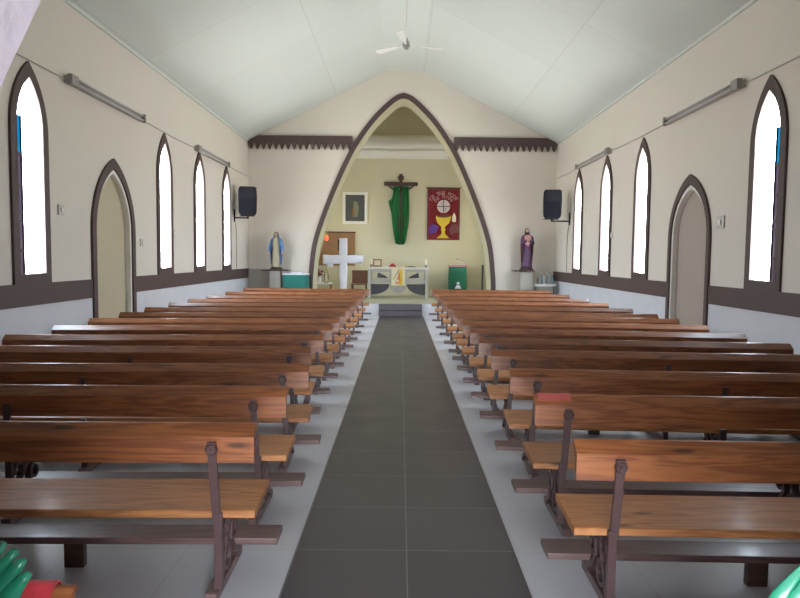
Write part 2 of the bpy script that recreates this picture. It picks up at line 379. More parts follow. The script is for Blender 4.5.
# ------------------------------------------------------------------ arch wall
def arch_profile(cx, ins=0.0, z0=0.0, n=14):
    # half widths measured on the photo, pointed at the top
    key = [(2.64, 0.0), (2.64, 0.7), (2.60, 1.3), (2.48, 2.1), (2.10, 3.2), (1.62, 4.3), (1.28, 4.9), (0.90, 5.42), (0.5, 5.83), (0.22, 6.05), (0.0, 6.13)]
    out_ = []
    for i, (h, z) in enumerate(key):
        a = key[max(i - 1, 0)]; b = key[min(i + 1, len(key) - 1)]
        tx, tz = b[0] - a[0], b[1] - a[1]; l = math.hypot(tx, tz); nx, nz = tz / l, -tx / l
        if i == len(key) - 1: nx, nz = 0, 1.15
        if i == 0: nx, nz = 1, 0
        out_.append((max(0, h - nx * ins), z - nz * ins))
    # Catmull-Rom smoothing
    P = out_; S = []
    for i in range(len(P) - 1):
        p0 = P[max(i - 1, 0)]; p1 = P[i]; p2 = P[i + 1]; p3 = P[min(i + 2, len(P) - 1)]
        for k in range(4):
            t = k / 4
            S.append(tuple(0.5 * (2 * p1[j] + (p2[j] - p0[j]) * t + (2 * p0[j] - 5 * p1[j] + 4 * p2[j] - p3[j]) * t * t + (-p0[j] + 3 * p1[j] - 3 * p2[j] + p3[j]) * t ** 3) for j in (0, 1)))
    S.append(P[-1])
    S = [(h, max(z, z0)) for h, z in S]
    return [(cx + h, z) for h, z in S], [(cx - h, z) for h, z in S[::-1][1:]]
ACX = 0.045
TY = lambda u, v, w: (u, YF + w, v)
r_, l_ = arch_profile(ACX, 0.13, 0.0)
gable = [(XR + WT, 0), (XR + WT, ZE - 0.1), (XR + 0.1, ZE), (RX + 0.55, ZR + 0.05), (RX - 0.55, ZR + 0.05), (XL - 0.1, ZE), (XL - WT, ZE - 0.1), (XL - WT, 0)]
outline = r_ + l_ + [(XL - WT, 0)][:0] + gable[::-1]
bm = NB(); prism(bm, outline, TY, 0.95)
bm.normal_update()
for f in bm.faces:
    c = f.calc_center_median()
    if abs(f.normal.y) < 0.5 and abs(c.x) < 2.75 and c.z < 6.3: f.material_index = 1
struct('wall_arch', bm, ['wall', 'sanct'])
ro, lo = arch_profile(ACX, 0.0, 0.0)
ring = ro + lo + (r_ + l_)[::-1]
bm = NB(); prism(bm, ring, lambda u, v, w: (u, YF - 0.05 + w, v), 0.10); struct('trim_arch', bm, 'brown')
# sloping top panels of the soffit (inner lining of the arch, same cream paint)

# scalloped brown boards, one each side of the arch
def fringe(x0, x1, z_top, bevel_side):
    pitch = 0.168; n = round((x1 - x0) / pitch); p = (x1 - x0) / n
    zt, zs, zb = z_top, z_top - 0.20, z_top - 0.375
    pts = []
    for i in range(n):
        a = x0 + i * p
        pts += [(a, zs), (a + p * 0.12, zs - 0.01), (a + p * 0.28, zs - 0.10), (a + p * 0.40, zb + 0.015), (a + p * 0.5, zb), (a + p * 0.60, zb + 0.015), (a + p * 0.72, zs - 0.10), (a + p * 0.88, zs - 0.01)]
    pts += [(x1, zs)]
    if bevel_side < 0: pts += [(x1, zt), (x0 + 0.30, zt), (x0, zt - 0.15)]
    else: pts += [(x1, zt - 0.15), (x1 - 0.30, zt), (x0, zt)]
    return pts
for sgn, x0, x1 in ((-1, XL + 0.01, -1.36), (1, 1.45, XR - 0.01)):
    bm = NB(); prism(bm, fringe(x0, x1, 4.93, sgn), lambda u, v, w: (u, YF - 0.087 + w, v), 0.085)
    o = link('scalloped_board', bm, 'brown')
    tag(o, 'dark brown scalloped board across the wall to the %s of the pointed arch' % ('left' if sgn < 0 else 'right'), 'trim board', 'scalloped boards beside the arch')

# ------------------------------------------------------------------ ceiling
prof = [(XL - 0.25, ZE - 0.1), (RX - 0.52, ZR), (RX + 0.52, ZR), (XR + 0.25, ZE - 0.1)]
# slopes reach the walls at eaves height
prof[0] = (XL - 0.25, ZE - 0.25 * (ZR - ZE) / (RX - 0.52 - XL)); prof[3] = (XR + 0.25, ZE - 0.25 * (ZR - ZE) / (XR - RX - 0.52))
cp = prof + [(u, v + 0.12) for u, v in prof[::-1]]
bm = NB(); prism(bm, cp, lambda u, v, w: (u, -1.2 + w, v), YF + 1.2); struct('ceiling', bm, 'ceil')
# soffit moulding where ceiling meets side walls
for side, X, s in (('left', XL, 1), ('right', XR, -1)):
    bm = NB(); box(bm, *sorted((X, X + s * 0.03)), 0.7, YF, ZE - 0.035, ZE + 0.01); struct('trim_eaves_' + side, bm, 'ceil')

# ------------------------------------------------------------------ sanctuary shell
YS = YF + 0.95
bm = NB(); box(bm, -3.2, 3.2, YB, YB + 0.2, 0, 6.9); struct('wall_back', bm, 'sanct')
for side, X, sg in (('sanctuary_left', -2.95, -1), ('sanctuary_right', 3.0, 1)):
    T = lambda u, v, w, X=X, sg=sg: (X + sg * w, u, v)
    bm = NB(); prism(bm, [(YS, 0), (YB + 0.1, 0), (YB + 0.1, 5.35), (YS, 5.35)], T, 0.15, [lancet(20.0, 0.20, 1.8, 2.8, 3.2)])  # unseen opening added in each side wall to light the sanctuary
    struct('wall_' + side, bm, 'sanct')
cpt = [(-3.3, 5.15), (0.02, 6.62), (3.3, 5.15), (3.3, 5.3), (0.02, 6.77), (-3.3, 5.3)]
bm = NB(); prism(bm, cpt, lambda u, v, w: (u, YS + w, v), YB - YS + 0.2); struct('ceiling_sanctuary', bm, 'sanct')
# rounded bulkhead high on the sanctuary back wall
bk = [(YB, 4.86), (YB - 0.62, 4.86), (YB - 0.66, 5.02), (YB - 0.60, 5.06), (YB - 0.66, 5.14)] + [(YB - 0.05 - 0.61 * math.cos(math.radians(a)), 5.2 + 0.42 * math.sin(math.radians(a))) for a in range(5, 91, 12)] + [(YB, 5.62)]
bm = NB(); prism(bm, bk, lambda u, v, w: (-2.94 + w, u, v), 5.93); struct('trim_bulkhead', bm, 'white')

# ------------------------------------------------------------------ entrance wall (the camera looks in through its doorway)
ent = lancet(0.19, 0.75, 0.0, 1.10, 2.455, 16)
eo = [(XL - WT, 0), (ent[0][0], 0)] + ent[2:][::-1] + [(ent[1][0], 0), (XR + WT, 0), (XR + WT, ZE), (RX, ZR + 0.2), (XL - WT, ZE)]
bm = NB(); prism(bm, eo, lambda u, v, w: (u, YN + w, v), 0.25); struct('wall_entrance', bm, 'plaster')

bm = NB()  # added porch, unseen behind the camera, cuts down the light through the doorway
box(bm, -2.6, 3.2, -2.42, -2.3, 2.3, 3.3); box(bm, -2.6, -0.52, -2.42, -2.3, 0, 2.3); box(bm, 1.12, 3.2, -2.42, -2.3, 0, 2.3)
box(bm, -2.6, -2.48, -2.3, YN, 0, 3.3); box(bm, 3.08, 3.2, -2.3, YN, 0, 3.3)
struct('wall_light_baffle', bm, 'plaster')
bm = NB(); box(bm, -2.6, 3.2, -2.42, YN, 3.3, 3.4); struct('ceiling_light_baffle', bm, 'white')  # added roof over it, holds back the high sky light
# ------------------------------------------------------------------ pews
def pew_frame(parent, x, s, full=True):
    """cast iron support in the plane x; s mirrors along x"""
    bm = NB(); XT = s * x; X = XT - (s * 0.026 if full else 0); w = 0.018
    def bar(pts, hw):      # flat bar swept in the yz plane, thickness 2*w in x
        n = len(pts)
        ls, rs = [], []
        for i, (y, z) in enumerate(pts):
            a = pts[max(i - 1, 0)]; b = pts[min(i + 1, n - 1)]
            ty, tz = b[0] - a[0], b[1] - a[1]; l = math.hypot(ty, tz) or 1; ny, nz = -tz / l, ty / l
            ls.append((y + ny * hw, z + nz * hw)); rs.append((y - ny * hw, z - nz * hw))
        def V(p, xx): return bm.verts.new((X + xx, p[0], p[1]))
        A = [V(p, -w) for p in ls]; B = [V(p, w) for p in ls]; Cc = [V(p, w) for p in rs]; D = [V(p, -w) for p in rs]
        for i in range(n - 1):
            for P, Q in ((A, B), (B, Cc), (Cc, D), (D, A)): bm.faces.new((P[i], P[i + 1], Q[i + 1], Q[i]))
        bm.faces.new((A[0], B[0], Cc[0], D[0])); bm.faces.new((A[-1], B[-1], Cc[-1], D[-1]))
    # lower standard, seat bracket, legs and scrolls
    bar([(0.0, 0.05), (0.0, 0.40)], 0.016)
    bar([(-0.01, 0.357), (0.17, 0.366), (0.33, 0.374)], 0.010)
    bar([(0.31, 0.375), (0.27, 0.33), (0.20, 0.27), (0.19, 0.20), (0.24, 0.13), (0.31, 0.09), (0.34, 0.05)], 0.013)
    bar([(0.005, 0.08), (0.05, 0.15), (0.10, 0.24), (0.16, 0.32), (0.24, 0.37)], 0.011)
    bar(arc(0.10, 0.155, 0.055, -150, 170, 14), 0.010)
    bar(arc(0.075, 0.29, 0.045, -60, 200, 12), 0.009)
    bar(arc(0.235, 0.235, 0.035, -200, 60, 10), 0.008)
    link('iron_support', bm, 'iron', parent)
    X = XT; bm = NB(); top = 0.725
    A = len(bm.verts)
    def ubar(pts, hw):
        prev = None
        for (y, z) in pts:
            xx = X - (s * 0.05 * (0.72 - z) if full else 0)
            r = [bm.verts.new((xx + dx, y + dy, z)) for dx, dy in ((-hw, -0.009), (hw, -0.009), (hw, 0.009), (-hw, 0.009))]
            if prev:
                for i in range(4): bm.faces.new((prev[i], prev[(i + 1) % 4], r[(i + 1) % 4], r[i]))
            else: bm.faces.new(r[::-1])
            prev = r
        bm.faces.new(prev)
    ubar([(0.0, 0.37), (-0.006, 0.45), (-0.012, 0.58), (-0.014, 0.68), (-0.014, top)] if full else [(-0.01, 0.56), (-0.012, 0.64), (-0.014, 0.70)], 0.019)
    p = link('back_post', bm, 'iron', parent)
    if full:
        bm = NB()
        mt = Matrix.Translation((X, -0.026, 0.693)) @ Matrix.Rotation(PI / 2, 4, 'X')
        bmesh.ops.create_cone(bm, cap_ends=True, segments=8, radius1=0.031, radius2=0.022, depth=0.012, matrix=mt)
        mt = Matrix.Translation((X, -0.035, 0.693)) @ Matrix.Rotation(PI / 2, 4, 'X')
        bmesh.ops.create_cone(bm, cap_ends=True, segments=6, radius1=0.012, radius2=0.010, depth=0.012, matrix=mt)
        link('bolt', bm, 'iron', p)
    bm = NB(); box(bm, X - 0.03, X + 0.03, -0.06, 0.46, 0.0, 0.05, 0.008); link('floor_runner', bm, 'kneel', parent)

def make_pew(s, L, frames):
    """origin at the aisle end on the floor, running away from the aisle along s*x, facing +y"""
    t = thing('pew', '', 'pew')
    a, b = sorted((0.0, s * L))
    P = [(0.0, 0.626), (0.0, 0.745), (0.066, 0.791), (0.078, 0.793), (0.084, 0.786), (0.034, 0.73), (0.030, 0.626)]
    bm = NB(); prism(bm, P, lambda u, v, w: (a + w, u, v), b - a); link('backrest', bm, 'pew', t)
    bm = NB(); prism(bm, [(0.014, 0.368), (0.010, 0.374), (0.010, 0.400), (0.016, 0.405), (0.375, 0.424), (0.385, 0.418), (0.385, 0.394), (0.378, 0.388)], lambda u, v, w: (a + w, u, v), b - a); link('seat', bm, 'seat', t)
    k0, k1 = sorted((-s * 0.06, s * (L + 0.0)))
    bm = NB(); box(bm, k0, k1, 0.265, 0.435, 0.13, 0.165, 0.006); k = link('kneeler', bm, 'kneel', t)
    bx = 0.98
    while bx < L - 0.2:
        bm = NB(); box(bm, s * bx - 0.05, s * bx + 0.05, 0.29, 0.33, 0.0, 0.13, 0.004); link('kneeler_block', bm, 'dkwood', k); bx += 1.05
    for i, fx in enumerate(frames): pew_frame(t, fx, s, full=(i == 0 or fx < 0.5))
    return t
def copy_tree(o, parent=None):
    c = o.copy(); C.objects.link(c)
    if parent: c.parent = parent
    for ch in list(o.children): copy_tree(ch, c)
    return c
ORD = ['first', 'second', 'third', 'fourth', 'fifth', 'sixth', 'seventh', 'eighth', 'ninth', 'tenth', 'eleventh', 'twelfth', 'thirteenth', 'fourteenth', 'fifteenth']
leftY = [2.90, 3.73, 4.66, 5.63, 6.52, 7.42, 8.26, 9.14, 10.03, 11.03, 12.0, 13.1, 14.5, 16.15]
rightY = [2.78, 3.66, 4.55, 5.52, 6.38, 7.21, 8.07, 8.90, 9.62, 10.65, 11.85, 13.05, 14.5, 16.15]
def rows(s, side, ys, xnear, xfar, nnear, Ln, Lf):
    pn = make_pew(s, Ln, [0.19, Ln / 2, Ln - 0.2]); pf = make_pew(s, Lf, [0.19, Lf / 2, Lf - 0.2])
    used = set(); n = len(ys)
    for i, y in enumerate(ys):
        near = i < nnear; p = pn if near else pf
        o = p if p not in used else copy_tree(p); used.add(p)
        o.location = (xnear if near else xfar, y, 0)
        if y < 4.7: o.scale.z = {2.90: 1.03, 3.73: 1.035, 4.66: 1.01, 2.78: 0.995, 3.66: 1.015, 4.55: 1.01}[y]
        th = 1.0 if y < 4 else 2.5 if y < 6 else 4.5 if y < 11 else 4.0 if y < 14 else 2.5
        o.rotation_euler = (0, 0, -s * math.radians(th))
        k = n - 1 - i
        where = '%s row from the altar in the %s block' % (ORD[k], side)
        if k == 0: lab = 'varnished brown pew at the front of the %s block, nearest the altar' % side
        elif i == 0: lab = 'pale orange-brown varnished pew nearest the entrance with whole seat in view, %s block' % side
        else: lab = 'varnished brown wooden pew on iron supports, %s' % where
        o['label'] = lab; o['group'] = 'pews in the %s block' % side
rows(-1, 'left', leftY, -0.667, -0.785, 3, 3.25, 3.15)
rows(1, 'right', rightY, 0.79, 0.80, 2, 3.15, 3.02)
# the last pew on the left whose backrest end just shows at the bottom edge of the view
for_pew = make_pew(-1, 3.2, [0.19, 1.6, 3.0]); for_pew.location = (-0.785, 1.44, 0)
for_pew['label'] = 'wooden pew closest to the viewer at bottom left with a red cover on its back'; for_pew['group'] = 'pews in the left block'
fp2 = make_pew(1, 3.15, [0.19, 1.58, 2.95]); fp2.location = (0.80, 1.33, 0)
fp2['label'] = 'wooden pew closest to the viewer at bottom right, just below the green satin'; fp2['group'] = 'pews in the right block'

# red covers
def red_cover(name, x0, x1, y, label):
    bm = NB()
    P = [(-0.008, 0.60), (-0.008, 0.749), (0.064, 0.800), (0.080, 0.802), (0.094, 0.792), (0.094, 0.70), (0.090, 0.70), (0.090, 0.789), (0.079, 0.7965), (0.065, 0.795), (-0.003, 0.747), (-0.003, 0.60)]
    prism(bm, P, lambda u, v, w: (x0 + w, y + u, v), x1 - x0)
    return tag(link(name, bm, 'redgl'), label, 'cloth')
red_cover('red_cover', -1.25, -0.83, 1.44, 'red patterned cloth folded over the pew back at bottom left')
bm = NB(); prism(bm, [(0.024, 0.7785), (0.066, 0.808), (0.080, 0.811), (0.080, 0.8065), (0.066, 0.8045), (0.026, 0.775)], lambda u, v, w: (0.815 + w, 3.66 + u, v), 0.19)
tag(link('red_cloth_strip', bm, 'coral'), 'small pinkish red strip lying on the top edge of a right-hand pew back', 'cloth')

# green satin pleats on the two nearest pews
def pleats(name, s, tips, y, label):
    """satin folds side by side, each a ridge running down and outwards from its tip"""
    t = thing(name, label, 'bow', (tips[0][0], y, 0.70))
    for i, (tx, tz, L) in enumerate(tips):
        bm = NB(); rows_ = []
        d = Vector((-s * 0.56, -0.05, -0.83)).normalized(); side = Vector((-s * 0.83, 0, 0.56)).normalized()
        tip = Vector((tx - tips[0][0], 0.012 * (len(tips) - i) - 0.01, tz - 0.70))
        for j in range(11):
            f = j / 10; w_ = 0.025 * min(1, 0.35 + f * 1.6); c = tip + d * (L * f) + side * 0.006 * math.sin(5 * f)
            ring = []
            for k in range(16):
                a_ = 2 * PI * k / 16; ca, sa = math.cos(a_), math.sin(a_)
                crease = 0.55 if abs(ca) > 0.6 else 1.0
                ring.append(bm.verts.new(c + side * (w_ * ca) + Vector((0, -1, 0)) * (0.016 * sa * crease * min(1, 0.3 + 2 * f))))
            rows_.append(ring)
        for j in range(10):
            for k in range(16): bm.faces.new((rows_[j][k], rows_[j][(k + 1) % 16], rows_[j + 1][(k + 1) % 16], rows_[j + 1][k]))
        bm.faces.new(rows_[0]); bm.faces.new(rows_[-1]); link('fold', bm, 'satin', t, True)
    return t
pleats('satin_bow', 1, [(-0.915, 0.927, 0.24), (-0.880, 0.917, 0.24), (-0.856, 0.900, 0.23), (-0.838, 0.874, 0.20), (-0.955, 0.925, 0.22)], 1.40, 'shiny teal green satin folds on the nearest pew back at the bottom left corner')
pleats('satin_bow', 1, [(0.872, 0.965, 0.24), (0.905, 0.975, 0.25), (0.938, 0.965, 0.24)], 1.29, 'shiny green satin folds cut off by the bottom right corner of the view')

# ------------------------------------------------------------------ speakers
def speaker(X, s, label):
    t = thing('wall_speaker', label, 'speaker', (X, 16.45, 2.99), 0, 'wall speakers beside the arch')
    rz = Matrix.Rotation(s * math.radians(12), 4, 'Z')
    cx = s * (0.35 if s > 0 else 0.46)
    def addm(bm): bmesh.ops.transform(bm, matrix=Matrix.Translation((cx, 0, 0)) @ rz, verts=bm.verts[:])
    body = [(-0.19, -0.36), (0.19, -0.36), (0.225, -0.28), (0.235, 0.1), (0.225, 0.30), (0.19, 0.36), (-0.19, 0.36), (-0.225, 0.30), (-0.235, 0.1), (-0.225, -0.28)]
    bm = NB(); prism(bm, body, lambda u, v, w: (u * (1 - 0.5 * w), -0.18 + w, v), 0.36); bmesh.ops.bevel(bm, geom=bm.edges[:], offset=0.012, segments=1, affect='EDGES'); addm(bm); link('cabinet', bm, 'black', t)
    bm = NB(); prism(bm, [(-0.17, -0.33), (0.17, -0.33), (0.20, -0.27), (0.20, 0.06), (-0.20, 0.06), (-0.20, -0.27)], lambda u, v, w: (u, -0.205 + w, v), 0.024); addm(bm); link('grille', bm, 'mesh', t)
    bm = NB()
    horn = [(-0.15, 0.10), (0.15, 0.10), (0.17, 0.30), (-0.17, 0.30)]; hi = [(-0.06, 0.15), (0.06, 0.15), (0.06, 0.25), (-0.06, 0.25)]
    prism(bm, horn, lambda u, v, w: (u, -0.195 + w, v), 0.015, [hi]); addm(bm); link('horn', bm, 'black', t)
    bm = NB(); tube(bm, [(0.0, 0.02, -0.50), (0.0, 0.02, -0.28)], 0.022); tube(bm, [(0, 0.02, -0.42), (cx, 0.02, -0.42)], 0.018); tube(bm, [(cx, 0.02, -0.44), (cx, 0.02, -0.34)], 0.02)
    box(bm, *sorted((0.0, s * 0.012)), -0.04, 0.08, -0.52, -0.20); link('wall_bracket', bm, 'black', t)
    return t
speaker(XL, 1, 'black loudspeaker bracketed to the left wall beside the arch')
speaker(XR, -1, 'black loudspeaker bracketed to the right wall beside the arch')

# ------------------------------------------------------------------ fluorescent fittings, cables, switches
def fluo(X, s, y0, y1, z, label):
    t = thing('fluorescent_light', label, 'light', (X, (y0 + y1) / 2, z), 0, 'fluorescent fittings on the side walls')
    h = (y1 - y0) / 2
    bm = NB(); box(bm, *sorted((0, s * 0.05)), -h, h, -0.045, 0.045, 0.006); link('housing', bm, 'fitting', t)
    for e_ in (-1, 1):
        bm = NB(); box(bm, *sorted((s * 0.05, s * 0.115)), *sorted((e_ * h, e_ * (h - 0.05 - (0.12 if e_ < 0 else 0)))), -0.065, 0.065, 0.004)
        link('lamp_holder', bm, 'grey', t)
    for dz in (-0.035, 0.035):
        bm = NB(); tube(bm, [(s * 0.08, -h + 0.03, dz), (s * 0.08, h - 0.03, dz)], 0.016, 10); link('tube', bm, 'tube', t, True)
    return t
fluo(XL, 1, 8.2, 10.55, 3.80, 'long unlit fluorescent fitting high on the left wall above the doorway')
fluo(XL, 1, 13.3, 15.7, 3.80, 'farther unlit fluorescent fitting on the left wall near the black speaker')
fluo(XR, -1, 8.2, 10.5, 3.83, 'long unlit fluorescent fitting high on the right wall above the doorway')
fluo(XR, -1, 13.3, 15.7, 3.83, 'farther unlit fluorescent fitting on the right wall near the black speaker')
for X, s, z, sd in ((XL, 1, 3.80, 'left'), (XR, -1, 3.83, 'right')):
    for a, b, wh in ((0.7, 8.2, 'running from the entrance to the nearer fluorescent fitting'), (10.56, 13.3, 'between the two fluorescent fittings'), (15.71, 17.95, 'from the farther fitting to the arch wall')):
        if b == 8.2: b = 8.2 - 0.001
        bm = NB(); tube(bm, [(X + s * 0.012, a, z), (X + s * 0.012, (a + b) / 2, z - 0.015), (X + s * 0.012, b, z)], 0.009, 6)
        tag(link('electric_conduit', bm, 'conduit'), 'thin grey conduit on the %s wall %s' % (sd, wh), 'cable')
def plate(X, s, y, z, w, h, label, name='wall_switch'):
    t = thing(name, label, 'switch', (X, y, z))
    bm = NB(); box(bm, *sorted((0, s * 0.02)), -w / 2, w / 2, -h / 2, h / 2, 0.004); link('cover_plate', bm, 'plastic', t)
    bm = NB(); box(bm, *sorted((s * 0.02, s * 0.035)), -w / 5, w / 5, -h / 5, h / 5, 0.003); link('switch_rocker', bm, 'white', t)
plate(XL, 1, 8.05, 2.15, 0.13, 0.13, 'small ivory switch on left wall beside the nearest window')
plate(XL, 1, 10.55, 1.80, 0.12, 0.12, 'small ivory switch on left wall just past the doorway')
plate(XL, 1, 12.05, 2.0, 0.12, 0.14, 'small ivory switch on left wall right after the second window')
plate(XR, -1, 8.68, 2.12, 0.20, 0.17, 'ivory regulator box on the right wall between doorway and nearest window')
plate(XR, -1, 13.12, 2.10, 0.12, 0.13, 'small ivory switch on right wall between the two far windows')
bm = NB(); tube(bm, [(XR - 0.008, 8.62, 2.24), (XR - 0.01, 8.60, 2.6), (XR - 0.008, 8.61, 3.79)], 0.005, 6)
bm.free()
bm = NB(); tube(bm, [(XL + 0.012, 16.62, 1.27), (XL + 0.012, 16.62, 2.2), (XL + 0.012, 16.5, 2.48)], 0.008, 6)
tag(link('speaker_cable', bm, 'grey'), 'thin cable running down the left wall below the speaker', 'cable')
bm = NB(); tube(bm, [(XR - 0.012, 16.62, 1.27), (XR - 0.012, 16.62, 2.2), (XR - 0.012, 16.5, 2.48)], 0.008, 6)
tag(link('speaker_cable', bm, 'grey'), 'thin cable running down the right wall below the speaker', 'cable')

# ------------------------------------------------------------------ ceiling fan
FY, FZ = 12.6, 5.68
t = thing('ceiling_fan', 'white ceiling fan hanging on a short rod from the ridge before the arch', 'fan', (0.07, FY, FZ))
bm = NB(); tube(bm, [(0, 0, 0.10), (0, 0, ZR - FZ - 0.05)], 0.014, 8); link('down_rod', bm, 'white', t)
bm = NB(); lathe(bm, [(0.02, -0.09), (0.045, -0.07), (0.07, -0.03), (0.075, 0.0), (0.06, 0.05), (0.03, 0.10), (0.02, 0.13)]); link('motor', bm, 'grey', t, True)
bm = NB(); lathe(bm, [(0.07, ZR - FZ), (0.06, ZR - FZ - 0.07), (0.02, ZR - FZ - 0.11)]); link('canopy', bm, 'white', t, True)
for a in (100, 168, 28, 310)[:0] or (20, 140, 260):
    bm = NB(); ar = math.radians(a); rm = Matrix.Rotation(ar, 4, 'Z') @ Matrix.Rotation(math.radians(10), 4, 'X')
    pts = [(0.20, -0.045), (0.72, -0.075), (0.76, -0.04), (0.76, 0.04), (0.72, 0.075), (0.20, 0.045)]
    prism(bm, pts, lambda u, v, w: (u, v, w), 0.008); box(bm, 0.06, 0.24, -0.018, 0.018, -0.008, 0.002)
    bmesh.ops.transform(bm, matrix=rm, verts=bm.verts[:]); link('blade', bm, 'white', t)

# ------------------------------------------------------------------ altar group
AY = 19.9
t = thing('altar', 'pale altar table with dark curved braces under its top', 'altar', (-0.065, AY, FL))
bm = NB(); box(bm, -0.94, 0.94, -0.36, 0.36, 0.915, 0.985, 0.012); link('altar_top', bm, 'marble', t)
bm = NB(); box(bm, -0.90, 0.90, -0.31, -0.28, 0.83, 0.915); box(bm, -0.90, 0.90, 0.28, 0.31, 0.83, 0.915); link('apron', bm, 'stone', t)
for sx_ in (-1, 1):
    for yy in (-0.29, 0.29):
        bm = NB(); box(bm, *sorted((sx_ * 0.92, sx_ * 0.83)), yy - 0.045, yy + 0.045, 0, 0.915, 0.01); link('leg', bm, 'stone', t)
    bm = NB(); prism(bm, [(sx_ * 0.62, 0.82), (sx_ * 0.64, 0.66), (sx_ * 0.30, 0.64), (sx_ * 0.40, 0.72)], lambda u, v, w: (u, -0.27 + w, v), 0.05); link('brace', bm, 'navy', t)
    q = [(sx_ * 0.83, 0.46), (sx_ * 0.26, 0.46)] + [(sx_ * (0.83 - 0.57 * math.cos(math.radians(a))), 0.46 - 0.33 * math.sin(math.radians(a))) for a in range(12, 90, 11)] + [(sx_ * 0.83, 0.12)]
    bm = NB(); prism(bm, q, lambda u, v, w: (u, -0.24 + w, v), 0.06); link('brace', bm, 'navy', t)
bm = NB(); box(bm, -0.84, 0.84, -0.25, -0.20, 0.50, 0.62); link('rail', bm, 'stone', t)
q = [(-0.26, 0.86), (-0.27, 0.45)] + [(-0.27 * math.cos(math.radians(a)), 0.42 - 0.24 * math.sin(math.radians(a))) for a in range(0, 181, 15)] + [(0.27, 0.45), (0.26, 0.86)]
bm = NB(); prism(bm, q, lambda u, v, w: (u, -0.33 + w, v), 0.10); link('centre_panel', bm, 'stone', t)
q = [(-0.23, 0.44)] + [(-0.235 * math.cos(math.radians(a)), 0.42 - 0.20 * math.sin(math.radians(a))) for a in range(0, 181, 15)] + [(0.23, 0.44)]
bm = NB(); prism(bm, q, lambda u, v, w: (u, -0.345 + w, v), 0.014)
link('medallion', bm, 'grey', t)

t = thing('altar_banner', 'small yellow banner with orange emblem hanging on the front of the altar', 'banner', (-0.055, AY - 0.375, FL))
bm = NB()
for i in range(12):
    u0, u1 = -0.215 + 0.43 * i / 12, -0.215 + 0.43 * (i + 1) / 12
    y0, y1 = 0.008 * math.sin(i * 1.3), 0.008 * math.sin((i + 1) * 1.3)
    for z0, z1 in ((0.42, 0.99),):
        v = [bm.verts.new(p) for p in ((u0, y0, z0), (u1, y1, z0), (u1, y1, z1), (u0, y0, z1), (u0, y0 + 0.006, z0), (u1, y1 + 0.006, z0), (u1, y1 + 0.006, z1), (u0, y0 + 0.006, z1))]
        bm.faces.new(v[:4]); bm.faces.new(v[4:][::-1]); bm.faces.new((v[0], v[4], v[5], v[1])); bm.faces.new((v[3], v[2], v[6], v[7]))
link('cloth', bm, 'cream', t)
bm = NB(); prism(bm, [(0.03, 0.44), (0.12, 0.44), (0.12, 0.92), (0.05, 0.92)], lambda u, v, w: (u, -0.014 + w, v), 0.005); link('stripe', bm, 'gold', t)
bm = NB(); prism(bm, [(-0.10, 0.50), (0.03, 0.48), (0.06, 0.60), (0.045, 0.80), (0.02, 0.84), (-0.02, 0.68)], lambda u, v, w: (u, -0.020 + w, v), 0.006); link('emblem', bm, 'orange', t)
bm = NB(); ball(bm, (-0.02, -0.02, 0.57), 0.045, 1, 0.2, 1); link('emblem', bm, 'cream', t, True)
bm = NB(); prism(bm, [(-0.17, 0.60), (-0.155, 0.60), (0.03, 0.90), (0.01, 0.90)], lambda u, v, w: (u, -0.017 + w, v), 0.004); link('emblem', bm, 'dgreen', t)

for x, lab in ((-0.89, 'left'), (0.79, 'right')):
    t = thing('altar_candle', 'ivory candle in a grey holder on the %s end of the altar' % lab, 'candle', (x, AY - 0.2, FL + 0.985))
    bm = NB(); lathe(bm, [(0.045, 0), (0.05, 0.01), (0.02, 0.03), (0.035, 0.06), (0.038, 0.075)]); link('holder', bm, 'bolt', t, True)
    bm = NB(); lathe(bm, [(0.028, 0.07), (0.028, 0.24), (0.02, 0.25)], seg=14); link('wax', bm, 'candle', t)
    bm = NB(); tube(bm, [(0, 0, 0.245), (0.003, 0, 0.27)], 0.003, 6); link('wick', bm, 'black', t)
t = thing('altar_box', 'small brown wooden box beside the left candle on the altar', 'box', (-0.72, AY + 0.12, FL + 0.985))
bm = NB(); box(bm, -0.14, 0.14, -0.08, 0.08, 0, 0.24, 0.008); link('body', bm, 'tan', t)
bm = NB(); box(bm, -0.10, 0.10, -0.088, -0.08, 0.04, 0.20, 0.002); link('door', bm, 'cream', t)
t = thing('red_bundle', 'small folded red cloth lying on the altar', 'cloth', (-0.24, AY - 0.05, FL + 0.985))
bm = NB(); lathe(bm, [(0.10, 0), (0.11, 0.02), (0.085, 0.05), (0.05, 0.085), (0.02, 0.11), (0.004, 0.115)], seg=18, sy_=0.7, fold=lambda a, z: 0.12 * math.sin(5 * a)); link('cloth', bm, 'red', t, True)
bm = NB(); prism(bm, [(0.14, 1.305 + 0.0), (0.50, 1.305), (0.50, 1.318), (0.32, 1.332), (0.14, 1.318)], lambda u, v, w: (u, AY - 0.18 + w, v + 0.0), 0.22)
tag(link('open_book', bm, 'black'), 'open dark book lying on the right half of the altar', 'book')

# ------------------------------------------------------------------ sanctuary wall: crucifix, picture, banner, board
t = thing('crucifix', 'dark wooden crucifix high on the sanctuary back wall', 'crucifix', (-0.01, YB, 2.1))
bm = NB(); box(bm, -0.055, 0.055, -0.06, -0.01, 0.0, 2.26, 0.006); box(bm, -0.56, 0.56, -0.065, -0.012, 1.87, 1.99, 0.006)
link('cross', bm, 'dkwood', t)
bm = NB(); box(bm, -0.10, 0.10, -0.085, -0.06, 2.06, 2.20, 0.01); link('title_board', bm, 'dkwood', t)
